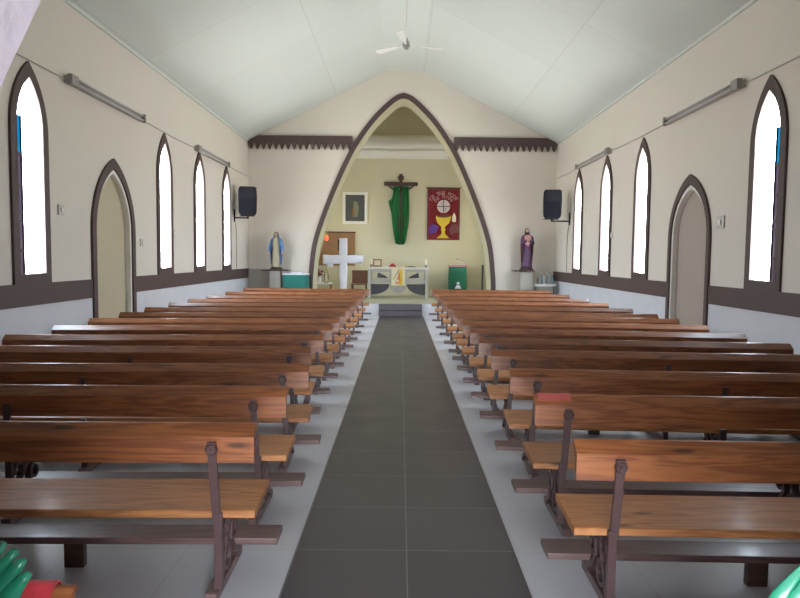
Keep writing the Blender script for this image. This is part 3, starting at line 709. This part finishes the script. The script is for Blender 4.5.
# figure on the cross, one continuous skinned body
me = bpy.data.meshes.new('figure')
V = [(0, -0.10, 0.95), (0, -0.11, 1.25), (0, -0.11, 1.55), (0, -0.11, 1.70), (0.02, -0.125, 1.80), (0.02, -0.13, 1.93), (-0.14, -0.10, 1.68), (-0.30, -0.10, 1.78), (-0.46, -0.09, 1.90), (-0.52, -0.085, 1.93),
     (0.14, -0.10, 1.68), (0.30, -0.10, 1.78), (0.46, -0.09, 1.90), (0.52, -0.085, 1.93), (-0.07, -0.11, 0.90), (-0.06, -0.17, 0.55), (-0.02, -0.11, 0.22), (-0.02, -0.15, 0.14), (0.07, -0.11, 0.90), (0.07, -0.17, 0.55), (0.03, -0.11, 0.22), (0.03, -0.15, 0.14)]
E_ = [(0, 1), (1, 2), (2, 3), (3, 4), (4, 5), (3, 6), (6, 7), (7, 8), (8, 9), (3, 10), (10, 11), (11, 12), (12, 13), (0, 14), (14, 15), (15, 16), (16, 17), (0, 18), (18, 19), (19, 20), (20, 21)]
Rr = [0.08, 0.075, 0.10, 0.06, 0.035, 0.075, 0.045, 0.032, 0.022, 0.018, 0.045, 0.032, 0.022, 0.018, 0.06, 0.045, 0.026, 0.02, 0.06, 0.045, 0.026, 0.02]
me.from_pydata(V, E_, []); fo = bpy.data.objects.new('figure', me); C.objects.link(fo)
def skin_bake(fo, Rr, m, parent, rootv=0):
    md = fo.modifiers.new('s', 'SKIN'); sv = fo.data.skin_vertices[0].data
    for i, r in enumerate(Rr): sv[i].radius = (r, r); sv[i].use_root = (i == rootv)
    fo.modifiers.new('u', 'SUBSURF').levels = 2
    dg = bpy.context.evaluated_depsgraph_get(); ev = fo.evaluated_get(dg); nm = bpy.data.meshes.new_from_object(ev)
    fo.modifiers.clear(); fo.data = nm; nm.materials.clear(); nm.materials.append(M[m])
    for p in nm.polygons: p.use_smooth = True
    fo.parent = parent
skin_bake(fo, Rr, 'dkwood', t)
# green cloth draped over both arms of the cross, hanging to a rounded end
t2 = thing('green_drape', 'green cloth draped over the crucifix and hanging down in two folds', 'cloth', (-0.01, YB, 2.0))
for sg in (-1, 1):
    bm = NB(); nu, nv = 14, 30; g = []
    for j in range(nv + 1):
        f = j / nv; row = []
        for i in range(nu + 1):
            u = i / nu
            if sg < 0: xo = -0.25 - 0.13 * math.exp(-((f - 0.38) / 0.14) ** 2) - 0.03 * math.sin(f * 3); xo = xo if f < 0.4 else max(xo, -0.30) if f > 0.52 else xo
            else: xo = 0.27 + 0.02 * math.sin(f * 4)
            if f > 0.62: xo *= 1 - 0.35 * ((f - 0.62) / 0.38) ** 2
            xi = sg * 0.035 * (1 - f ** 3)
            x = xi + (xo - xi) * u
            z = 1.88 - f * 1.86 * (1 - 0.16 * (abs(x) / 0.3) ** 3)
            if f < 0.05: z = 1.88 + 0.01 * math.sin(u * 9)
            y = -0.20 - 0.028 * math.sin(u * 17 + f * 2) - 0.02 * math.sin(u * 7 - f * 4) + 0.06 * u * (1 - f)
            row.append(bm.verts.new((x, y, z)))
        g.append(row)
    for j in range(nv):
        for i in range(nu): bm.faces.new((g[j][i], g[j][i + 1], g[j + 1][i + 1], g[j + 1][i]))
    # the top turns back over the bar
    back = [bm.verts.new((v.co.x, -0.005, 1.99 + 0.02)) for v in g[0]]; mid = [bm.verts.new((v.co.x, -0.12, 2.0 + 0.0)) for v in g[0]]
    for v in back: v.co.z = 1.93
    for v in mid: v.co.z = 1.94
    for i in range(nu): bm.faces.new((g[0][i], mid[i], mid[i + 1], g[0][i + 1])); bm.faces.new((mid[i], back[i], back[i + 1], mid[i + 1]))
    r = bmesh.ops.solidify(bm, geom=bm.faces[:], thickness=0.012)
    link('fold', bm, 'green', t2, True)

t = thing('framed_picture', 'white framed dark religious painting left of the crucifix', 'picture', (-1.525, YB, 3.225))
fw_, fh = 0.41, 0.525
bm = NB(); prism(bm, [(-fw_, -fh), (fw_, -fh), (fw_, fh), (-fw_, fh)], lambda u, v, w: (u, -0.05 + w, v), 0.05, [[(-fw_ + .09, -fh + .09), (fw_ - .09, -fh + .09), (fw_ - .09, fh - .09), (-fw_ + .09, fh - .09)]]); link('frame', bm, 'white', t)
bm = NB(); box(bm, -fw_ + 0.08, fw_ - 0.08, -0.025, -0.01, -fh + 0.08, fh - 0.08); cv = link('canvas', bm, 'canvas', t)
bm = NB(); prism(bm, [(-0.07, -0.30), (0.09, -0.30), (0.12, 0.0), (0.07, 0.18), (0.0, 0.24), (-0.05, 0.2), (-0.06, 0.0)], lambda u, v, w: (u, -0.030 + w, v), 0.006); link('painted_figure', bm, 'pgrey', cv)
bm = NB(); prism(bm, [(-0.10, -0.28), (-0.02, -0.26), (-0.04, 0.02), (-0.08, 0.05)], lambda u, v, w: (u, -0.034 + w, v), 0.005); link('painted_figure', bm, 'porange', cv)

t = thing('wall_banner', 'crimson banner with gold chalice and white host on the sanctuary wall', 'banner', (1.415, YB, 3.055))
bw, bh = 0.545, 0.86
bm = NB()
nu, nv = 20, 4; g = [[bm.verts.new((-bw + 2 * bw * i / nu, -0.03 - 0.006 * math.sin(i * 0.9), -bh + 2 * bh * j / nv)) for i in range(nu + 1)] for j in range(nv + 1)]
for j in range(nv):
    for i in range(nu): bm.faces.new((g[j][i], g[j][i + 1], g[j + 1][i + 1], g[j + 1][i]))
bmesh.ops.solidify(bm, geom=bm.faces[:], thickness=0.01); link('cloth', bm, 'red', t)
bm = NB(); prism(bm, [(-bw, -bh), (bw, -bh), (bw, bh), (-bw, bh)], lambda u, v, w: (u, -0.043 + w, v), 0.006, [[(-bw + .05, -bh + .02), (bw - .05, -bh + .02), (bw - .05, bh - .06), (-bw + .05, bh - .06)]]); link('border', bm, 'maroon', t)
bm = NB(); tube(bm, [(-bw - 0.03, -0.03, bh), (bw + 0.03, -0.03, bh)], 0.018); link('rod', bm, 'dkwood', t)
def disc(r, cx, cz, n=28): return [(cx + r * math.cos(2 * PI * k / n), cz + r * math.sin(2 * PI * k / n)) for k in range(n)]
bm = NB(); prism(bm, disc(0.215, 0, 0.25), lambda u, v, w: (u, -0.050 + w, v), 0.008); ho = link('host', bm, 'pink', t); ho.data.materials[0] = mat('host_white', (0.60, 0.50, 0.50), 0.7)
bm = NB(); box(bm, -0.012, 0.012, -0.058, -0.048, 0.04, 0.46); box(bm, -0.21, 0.21, -0.058, -0.048, 0.238, 0.262)
for k in range(3): box(bm, -0.10, -0.03, -0.056, -0.048, 0.30 + 0.045 * k, 0.308 + 0.045 * k); box(bm, 0.03, 0.10, -0.056, -0.048, 0.12 + 0.035 * k, 0.128 + 0.035 * k)
link('host_cross', bm, 'navy', ho)
ch = [(-0.25, -0.06), (-0.245, -0.16), (-0.19, -0.30), (-0.08, -0.40), (-0.05, -0.46), (-0.08, -0.52), (-0.05, -0.56), (-0.06, -0.66), (-0.22, -0.80), (0.22, -0.80), (0.06, -0.66), (0.05, -0.56), (0.08, -0.52), (0.05, -0.46), (0.08, -0.40), (0.19, -0.30), (0.245, -0.16), (0.25, -0.06)]
bm = NB(); prism(bm, ch, lambda u, v, w: (u, -0.052 + w, v), 0.010); cc = link('chalice', bm, 'gold', t)
bm = NB(); prism(bm, [(0.22 * math.cos(2 * PI * k / 20), -0.07 + 0.05 * math.sin(2 * PI * k / 20)) for k in range(20)], lambda u, v, w: (u, -0.058 + w, v), 0.008); link('wine', bm, 'maroon', cc)
bm = NB(); prism(bm, [(0.29, -0.26), (0.42, -0.26), (0.42, -0.08), (0.38, 0.0), (0.36, 0.05), (0.33, 0.0), (0.29, -0.08)], lambda u, v, w: (u, -0.050 + w, v), 0.008); link('candle_patch', bm, 'candle', t)
for sx_, mm in ((-1, 'purple'), (1, 'maroon')):
    bm = NB()
    for k in range(9):
        a = k * 2.4; r = 0.045 * math.sqrt(k)
        prism(bm, disc(0.065, sx_ * 0.345 + r * math.cos(a), -0.50 + 1.15 * r * math.sin(a), 12), lambda u, v, w: (u, -0.050 - 0.0007 * k + w, v), 0.006)
    o = link('grape_cluster', bm, mm, t)
    if sx_ < 0: o.data.materials[0] = mat('violet_felt', (0.09, 0.03, 0.22), 0.7)
# arched lettering (mostly illegible in the photo)
def arched(text, R, cz, size, a0, a1, parent):
    bm_all = NB()
    n = len(text)
    for i, chh in enumerate(text):
        if chh == ' ': continue
        cu = bpy.data.curves.new('t', 'FONT'); cu.body = chh; cu.size = size; cu.align_x = 'CENTER'; cu.extrude = 0.003; cu.offset = 0.006
        to = bpy.data.objects.new('t', cu); C.objects.link(to)
        dg = bpy.context.evaluated_depsgraph_get(); nm = bpy.data.meshes.new_from_object(to.evaluated_get(dg))
        a = math.radians(a0 + (a1 - a0) * i / max(1, n - 1))
        mt = Matrix.Translation((R * math.sin(a), -0.05, cz + R * math.cos(a))) @ Matrix.Rotation(a, 4, 'Y') @ Matrix.Rotation(PI / 2, 4, 'X')
        nm.transform(mt); bm_all.from_mesh(nm)
        bpy.data.objects.remove(to); bpy.data.curves.remove(cu); bpy.data.meshes.remove(nm)
    return link('lettering', bm_all, 'pink', parent)
arched('CE THE BODY', 0.50, 0.13, 0.17, -48, 48, t)
arched('DE DIOS', 0.30, 0.23, 0.13, -50, 50, t)

t = thing('wall_board', 'brown hardboard panel on the sanctuary wall behind the white cross', 'board', (-2.06, YB, 1.87))
bm = NB(); prism(bm, [(-0.70, -0.56), (0.54, -0.56), (0.54, 0.56), (-0.42, 0.56)], lambda u, v, w: (u, -0.05 + w, v), 0.05); link('panel', bm, 'tan', t)
bm = NB(); box(bm, -0.03, 0.12, -0.06, -0.05, -0.05, 0.30); link('dark_hole', bm, 'black', t)
bm = NB(); prism(bm, [(-0.45, 0.53), (0.56, 0.53), (0.56, 0.57), (-0.45, 0.57)], lambda u, v, w: (u, -0.062 + w, v), 0.06); link('rim', bm, 'dkwood', t)
t = thing('sanctuary_lamp', 'small glowing red sanctuary lamp hanging left of the brown board', 'lamp', (-2.44, YB - 0.28, 2.20))
bm = NB(); lathe(bm, [(0.03, -0.08), (0.055, -0.06), (0.065, 0.0), (0.06, 0.07), (0.045, 0.09)]); link('glass', bm, 'lamp_red', t, True)
bm = NB(); lathe(bm, [(0.05, 0.085), (0.055, 0.10), (0.02, 0.12)]); tube(bm, [(0, 0, 0.11), (0, 0, 0.2), (0, 0.28, 0.22)], 0.008); link('lamp_bracket', bm, 'gold', t)

# white wrapped cross
t = thing('wrapped_cross', 'tall cross wrapped in white cloth standing left of the altar', 'cross', (-1.69, 19.0, FL))
bm = NB()
def cloth_bar(bm, p0, p1, w0, w1, d, n=14, seg=14, ph=0):
    p0, p1 = Vector(p0), Vector(p1); ax = (p1 - p0).normalized(); side = Vector((0, 0, 1)) if abs(ax.x) > 0.5 else Vector((1, 0, 0)); rings = []
    for j in range(n + 1):
        f = j / n; w = w0 + (w1 - w0) * f; c = p0 + (p1 - p0) * f; ring = []
        for k in range(seg):
            a = 2 * PI * k / seg; sq = lambda v: math.copysign(abs(v) ** 0.55, v)
            rr = 1 + 0.06 * math.sin(3 * a + 5 * f + ph) + 0.05 * math.sin(17 * f + 2 * a + ph)
            ring.append(bm.verts.new(c + side * (w * sq(math.cos(a)) * rr) + Vector((0, 1, 0)) * (d * sq(math.sin(a)) * rr)))
        rings.append(ring)
    for j in range(n):
        for k in range(seg): bm.faces.new((rings[j][k], rings[j][(k + 1) % seg], rings[j + 1][(k + 1) % seg], rings[j + 1][k]))
    bm.faces.new(rings[0]); bm.faces.new(rings[-1])
cloth_bar(bm, (0, 0, 0.04), (0, 0, 1.83), 0.105, 0.12, 0.07, 30)
link('upright', bm, 'linen', t, True)
bm = NB(); cloth_bar(bm, (-0.60, 0, 1.19), (0.60, 0, 1.23), 0.135, 0.115, 0.075, 22, ph=1)
# hanging ends of the wrap at the left arm
cloth_bar(bm, (-0.42, 0, 1.18), (-0.40, 0.0, 0.98), 0.14, 0.09, 0.05, 5, ph=2)
link('crossbar', bm, 'linen', t, True)
bm = NB(); lathe(bm, [(0.26, 0), (0.26, 0.03), (0.16, 0.06), (0.14, 0.10)], seg=8); link('foot', bm, 'dkwood', t)

# brown chair behind the pews, left of the altar
t = thing('brown_chair', 'brown wooden chair between the white cross and the altar', 'chair', (-1.30, 20.4, FL))
bm = NB(); box(bm, -0.25, 0.25, -0.22, 0.22, 0.40, 0.45, 0.01); link('seat', bm, 'tan', t)
bm = NB(); box(bm, -0.25, 0.25, 0.19, 0.225, 0.45, 0.86, 0.02); o = link('backrest', bm, 'tan', t); o.data.materials[0] = mat('reddish_brown_vinyl', (0.14, 0.055, 0.03), 0.5)
for a in (-0.22, 0.22):
    for b in (-0.19, 0.19):
        bm = NB(); box(bm, a - 0.02, a + 0.02, b - 0.02, b + 0.02, 0, 0.40, 0.003); link('leg', bm, 'dkwood', t)

# green covered lectern
t = thing('covered_lectern', 'lectern draped in dark green cloth right of the altar', 'lectern', (1.86, 20.8, FL))
bm = NB()
lathe(bm, [(0.30, 0.02), (0.30, 0.4), (0.295, 0.8), (0.29, 0.985), (0.27, 1.0)], seg=48, sx_=1.0, sy_=0.8, fold=lambda a, z: (min(0.14, (1 / max(abs(math.cos(a)), abs(math.sin(a))) - 1) * 0.45)) + (0.02 * math.sin(14 * a) * (1 - z)))
link('cloth', bm, 'dgreen', t, True)
bm = NB(); box(bm, -0.31, 0.31, -0.24, 0.24, 1.0, 1.06, 0.008); link('top', bm, 'pink', t)
bm = NB(); tube(bm, [(0.26, 0, 1.06), (0.26, 0, 1.14), (0.18, 0, 1.20), (0.05, 0, 1.24), (-0.03, 0, 1.25)], 0.008, 8); ball(bm, (-0.04, 0, 1.25), 0.022); link('microphone', bm, 'grey', t)
bm = NB(); ball(bm, (0, -0.27, 0.47), 0.045, 1, 0.2, 1); prism(bm, [(-0.11, 0.30), (0.11, 0.30), (0.05, 0.41), (-0.05, 0.41)], lambda u, v, w: (u, -0.285 + w, v), 0.02); link('emblem', bm, 'linen', t)

t = thing('candle_stand', 'slim dark floor stand just inside the right foot of the arch', 'stand', (2.46, 19.15, FL))
bm = NB(); lathe(bm, [(0.13, 0), (0.13, 0.02), (0.03, 0.05)]); link('base', bm, 'navy', t)
bm = NB(); tube(bm, [(0, 0, 0.04), (0, 0, 1.05)], 0.028, 10); link('pole', bm, 'navy', t)
bm = NB(); lathe(bm, [(0.02, 1.05), (0.045, 1.08), (0.045, 1.09)]); link('cup', bm, 'bolt', t, True)

# small things at the left foot of the arch inside
t = thing('side_table', 'small white topped table inside the left foot of the arch', 'table', (-2.33, 19.25, FL))
bm = NB(); box(bm, -0.27, 0.27, -0.2, 0.2, 0.46, 0.50, 0.006); link('tabletop', bm, 'white', t)
for a in (-0.24, 0.24):
    for b in (-0.17, 0.17):
        bm = NB(); box(bm, a - 0.02, a + 0.02, b - 0.02, b + 0.02, 0, 0.46); link('leg', bm, 'tan', t)

# ------------------------------------------------------------------ statues
def statue(name, label, loc, H, rz, robe, mantle, head_cov, arms='down', extra=None):
    t = thing(name, label, 'statue', loc, rz)
    k = H
    bm = NB(); lathe(bm, [(0.17 * k, 0), (0.17 * k, 0.03 * k), (0.14 * k, 0.05 * k), (0.13 * k, 0.065 * k)], seg=8, sy_=0.85); link('plinth', bm, 'hair', t)
    fold = lambda a, z: 0.07 * math.sin(9 * a + 1) * max(0, 1 - z / (0.6 * k)) 
    bm = NB()
    lathe(bm, [(0.135 * k, 0.06 * k), (0.125 * k, 0.12 * k), (0.112 * k, 0.3 * k), (0.105 * k, 0.45 * k), (0.095 * k, 0.56 * k), (0.108 * k, 0.66 * k), (0.125 * k, 0.76 * k), (0.115 * k, 0.81 * k), (0.06 * k, 0.845 * k), (0.033 * k, 0.86 * k), (0.032 * k, 0.885 * k)], seg=36, sy_=0.66, fold=fold)
    body = link('robe', bm, robe, t, True)
    bm = NB()
    # head with brow, nose and chin, facing -y
    ball(bm, (0, -0.005 * k, 0.925 * k), 0.056 * k, 0.80, 0.95, 1.18, 20)
    for v in bm.verts:
        if v.co.y < -0.03 * k and abs(v.co.x) < 0.012 * k and 0.90 * k < v.co.z < 0.94 * k: v.co.y -= 0.012 * k
        if v.co.y < -0.02 * k and abs(abs(v.co.x) - 0.02 * k) < 0.008 * k and 0.925 * k < v.co.z < 0.945 * k: v.co.y += 0.006 * k
    link('head', bm, 'skin', t, True)
    # hair
    bm = NB(); ball(bm, (0, 0.012 * k, 0.935 * k), 0.062 * k, 0.92, 0.95, 1.12, 18)
    for v in list(bm.verts):
        if v.co.y < -0.018 * k and v.co.z < 0.965 * k: v.co.y = -0.018 * k
    if head_cov != 'veil': lathe(bm, [(0.055 * k, 0.84 * k), (0.062 * k, 0.90 * k), (0.055 * k, 0.96 * k)], (0, 0.018 * k, 0), seg=14, sy_=0.6)
    link('hair', bm, 'hair', t, True)
    # mantle: open fronted shell from head or shoulders to the hem
    bm = NB(); g = []
    zs = [1.0, 0.985, 0.95, 0.88, 0.84, 0.80, 0.72, 0.6, 0.45, 0.3, 0.18, 0.13] if head_cov == 'veil' else [0.86, 0.845, 0.81, 0.76, 0.68, 0.55, 0.42, 0.28, 0.18]
    rs = [0.012, 0.045, 0.066, 0.072, 0.10, 0.142, 0.165, 0.172, 0.165, 0.15, 0.14, 0.135] if head_cov == 'veil' else [0.045, 0.08, 0.125, 0.14, 0.15, 0.15, 0.145, 0.135, 0.13]
    for z, r in zip(zs, rs):
        row = []; n = 26
        gap = 50 if z > 0.82 else 42 + 12 * math.sin(z * 6)
        for i in range(n + 1):
            a = math.radians(-90 + gap + (360 - 2 * gap) * i / n); rr = r * k * (1 + 0.05 * math.sin(6 * a + 4 * z))
            row.append(bm.verts.new((rr * math.cos(a), rr * 0.72 * math.sin(a) + 0.01 * k, z * k + 0.06 * k * (0 if z > 0.3 else 0.0))))
        g.append(row)
    for j in range(len(g) - 1):
        for i in range(len(g[0]) - 1): bm.faces.new((g[j][i], g[j][i + 1], g[j + 1][i + 1], g[j + 1][i]))
    bmesh.ops.solidify(bm, geom=bm.faces[:], thickness=0.008 * k)
    link('mantle', bm, mantle, t, True)
    # arms: sleeve and hand
    for sg in (-1, 1):
        if arms == 'open': P = [(sg * 0.11 * k, -0.02 * k, 0.77 * k), (sg * 0.165 * k, -0.03 * k, 0.62 * k), (sg * 0.175 * k, -0.10 * k, 0.48 * k)]; hd = Vector((sg * 0.02, -0.5, -0.8)).normalized()
        else: P = [(sg * 0.105 * k, -0.01 * k, 0.78 * k), (sg * 0.135 * k, -0.04 * k, 0.64 * k), (sg * 0.035 * k, -0.115 * k, 0.70 * k)]; hd = Vector((-sg * 0.5, -0.3, 0.6)).normalized()
        bm = NB(); pts = []
        for j in range(2):
            for q in range(5):
                f = q / 5; pts.append(Vector(P[j]).lerp(Vector(P[j + 1]), f))
        pts.append(Vector(P[2])); tube(bm, pts, 0.040 * k, 10, 0.032 * k); link('sleeve', bm, mantle if arms == 'open' else robe, t, True)
        bm = NB(); b0 = Vector(P[2]); pal = b0 + hd * 0.03 * k
        tube(bm, [b0 - hd * 0.01 * k, b0 + hd * 0.02 * k, b0 + hd * 0.05 * k], 0.016 * k, 8, 0.018 * k)
        sd = hd.cross(Vector((0, 1, 0))).normalized()
        for q in range(4):
            ln = (0.040, 0.046, 0.043, 0.034)[q] * k; s0 = b0 + hd * 0.048 * k + sd * (q - 1.5) * 0.009 * k
            tube(bm, [s0, s0 + hd * ln * 0.55, s0 + hd * ln + Vector((0, -0.006 * k, 0))], 0.0052 * k, 6, 0.004 * k)
        s0 = b0 + hd * 0.02 * k - sd * 0.012 * k; tube(bm, [s0, s0 - sd * 0.015 * k + hd * 0.015 * k, s0 - sd * 0.02 * k + hd * 0.033 * k], 0.006 * k, 6, 0.0045 * k)
        link('hand', bm, 'skin', t, True)
    return t
statue('saint_statue', 'statue of a veiled woman in pale robe and blue mantle on the left pedestal', (-3.41, 17.62, 1.235), 1.03, 0, 'robe', 'blue', 'veil', 'open')
s = statue('saint_statue', 'statue of a bearded man in purple robe and maroon mantle on the right pedestal', (3.47, 17.62, 1.285), 1.15, 0, 'purple', 'maroon', 'hair', 'chest')
bm = NB(); lathe(bm, [(0.012, 0.80), (0.04, 0.83), (0.052, 0.865), (0.055, 0.90)], (0, -0.035 * 1.15, 0.14), seg=12, sy_=0.6)
link('beard', bm, 'hair', s, True)
bm = NB(); prism(bm, [(-0.09, 0.94), (0.0, 0.97), (0.09, 0.94), (0.10, 0.80), (0.03, 0.66), (-0.08, 0.72)], lambda u, v, w: (u, -0.105 + w, v), 0.03); link('sash', bm, 'pink', s)
def pedestal(name, label, x0, x1, sx0, sx1, z, mt_):
    cx = (x0 + x1) / 2; t = thing(name, label, 'pedestal', (cx, 17.62, 0))
    bm = NB(); box(bm, x0 - cx, x1 - cx, -0.17, 0.17, 0.06, z - 0.035, 0.01); link('column', bm, mt_, t)
    bm = NB(); box(bm, x0 - cx - 0.05, x1 - cx + 0.05, -0.22, 0.22, 0.0, 0.06, 0.01); link('base', bm, mt_, t)
    bm = NB(); box(bm, sx0 - cx, sx1 - cx, -0.24, 0.24, z - 0.035, z, 0.006); link('shelf', bm, 'dkwood', t)
pedestal('statue_pedestal', 'grey square pedestal with dark shelf under the blue mantled statue', -3.57, -3.27, -3.78, -3.05, 1.235, 'stone')
pedestal('statue_pedestal', 'grey square pedestal with dark shelf under the purple robed statue', 3.30, 3.62, 3.10, 3.66, 1.285, 'stone')
statue('small_statue', 'small pale statuette on the white table inside the left foot of the arch', (-2.22, 19.22, FL + 0.50), 0.42, 0, 'cream', 'tan', 'veil', 'chest')
t = thing('flower_vase', 'white vase of dark purple flowers beside the small statuette', 'vase', (-2.43, 19.22, FL + 0.50))
bm = NB(); lathe(bm, [(0.04, 0), (0.06, 0.05), (0.05, 0.12), (0.03, 0.17), (0.045, 0.2)]); link('vase', bm, 'white', t, True)
for k in range(9):
    a = k * 2.4; r = 0.03 * math.sqrt(k); bm = NB(); c = (r * math.cos(a), r * math.sin(a), 0.30 + 0.08 * math.cos(k * 1.7))
    ball(bm, c, 0.042, 1, 1, 0.85, 8); tube(bm, [(0, 0, 0.17), c], 0.004, 5); link('flower', bm, 'maroon' if k % 3 else 'pink', t)

# low panel behind the pews by the left pedestal
bm = NB(); box(bm, XL + 0.02, -3.62, 17.86, 17.97, 0.0, 1.24, 0.006)
tag(link('low_screen', bm, 'stone'), 'low dull beige screen in the left corner behind the pedestal', 'screen')

# green clothed table left, with white runner
t = thing('clothed_table', 'table under a teal green cloth with white top beside the left pedestal', 'table', (-2.835, 17.45, 0))
bm = NB()
nx = 40
P = []
for i in range(nx):
    a = 2 * PI * i / nx; sq = lambda v: math.copysign(abs(v) ** 0.35, v)
    P.append((0.335 * sq(math.cos(a)), 0.26 * sq(math.sin(a)), i))
lo_ = [bm.verts.new((x * (1.03 + 0.035 * math.sin(i * 2.2)), y * (1.03 + 0.035 * math.sin(i * 2.2)), 0.25)) for x, y, i in P]
hi_ = [bm.verts.new((x, y, 1.10)) for x, y, i in P]
for i in range(nx): bm.faces.new((lo_[i], lo_[(i + 1) % nx], hi_[(i + 1) % nx], hi_[i]))
bm.faces.new(hi_); bm.faces.new(lo_); link('cloth', bm, 'teal', t)
bm = NB(); box(bm, -0.33, 0.33, -0.27, 0.27, 1.10, 1.135, 0.012); box(bm, -0.18, 0.14, -0.10, 0.10, 1.135, 1.165, 0.01); link('top_cloth', bm, 'linen', t)
for a in (-0.26, 0.26):
    for b in (-0.18, 0.18):
        bm = NB(); box(bm, a - 0.02, a + 0.02, b - 0.02, b + 0.02, 0, 0.25); link('leg', bm, 'tan', t)

# votive table right
t = thing('votive_table', 'small white topped table in the right corner beside the pedestal', 'table', (3.90, 17.45, 0))
bm = NB(); box(bm, -0.24, 0.30, -0.22, 0.22, 0.86, 0.92, 0.008); link('tabletop', bm, 'white', t)
bm = NB(); box(bm, -0.20, 0.26, -0.19, -0.17, 0.5, 0.86); box(bm, -0.20, 0.26, 0.17, 0.19, 0.5, 0.86); link('apron', bm, 'stone', t)
for a in (-0.19, 0.25):
    for b in (-0.17, 0.17):
        bm = NB(); box(bm, a - 0.02, a + 0.02, b - 0.02, b + 0.02, 0, 0.86); link('leg', bm, 'stone', t)
specs = [(-0.13, 0.10, 0.24, 'bolt'), (-0.05, -0.02, 0.30, 'bottle'), (0.03, 0.06, 0.27, 'white'), (0.10, -0.03, 0.31, 'bottle'), (0.18, 0.05, 0.33, 'white'), (0.25, -0.02, 0.28, 'bottle')]
seen = {}
for i, (x, y, h, mm) in enumerate(specs):
    kind = {'bottle': 'blue-grey', 'white': 'white', 'bolt': 'dull grey'}[mm]
    place = ['leftmost', 'second from the left', 'third from the left', 'fourth from the left', 'fifth from the left', 'rightmost'][i]
    t = thing('votive_bottle', '%s slim bottle on the corner votive table, %s of the six' % (kind, place), 'bottle', (3.90 + x, 17.45 + y, 0.92), 0, 'slim bottles on the votive table')
    bm = NB(); lathe(bm, [(0.026, 0), (0.028, 0.02), (0.028, h * 0.6), (0.012, h * 0.75), (0.011, h * 0.92)], seg=12); link('bottle', bm, mm, t, True)
    bm = NB(); lathe(bm, [(0.013, h * 0.92), (0.013, h)], seg=10); link('cap', bm, 'black' if mm == 'white' else 'white', t)

# ceiling stains, water marks and cracked paint are part of the panels
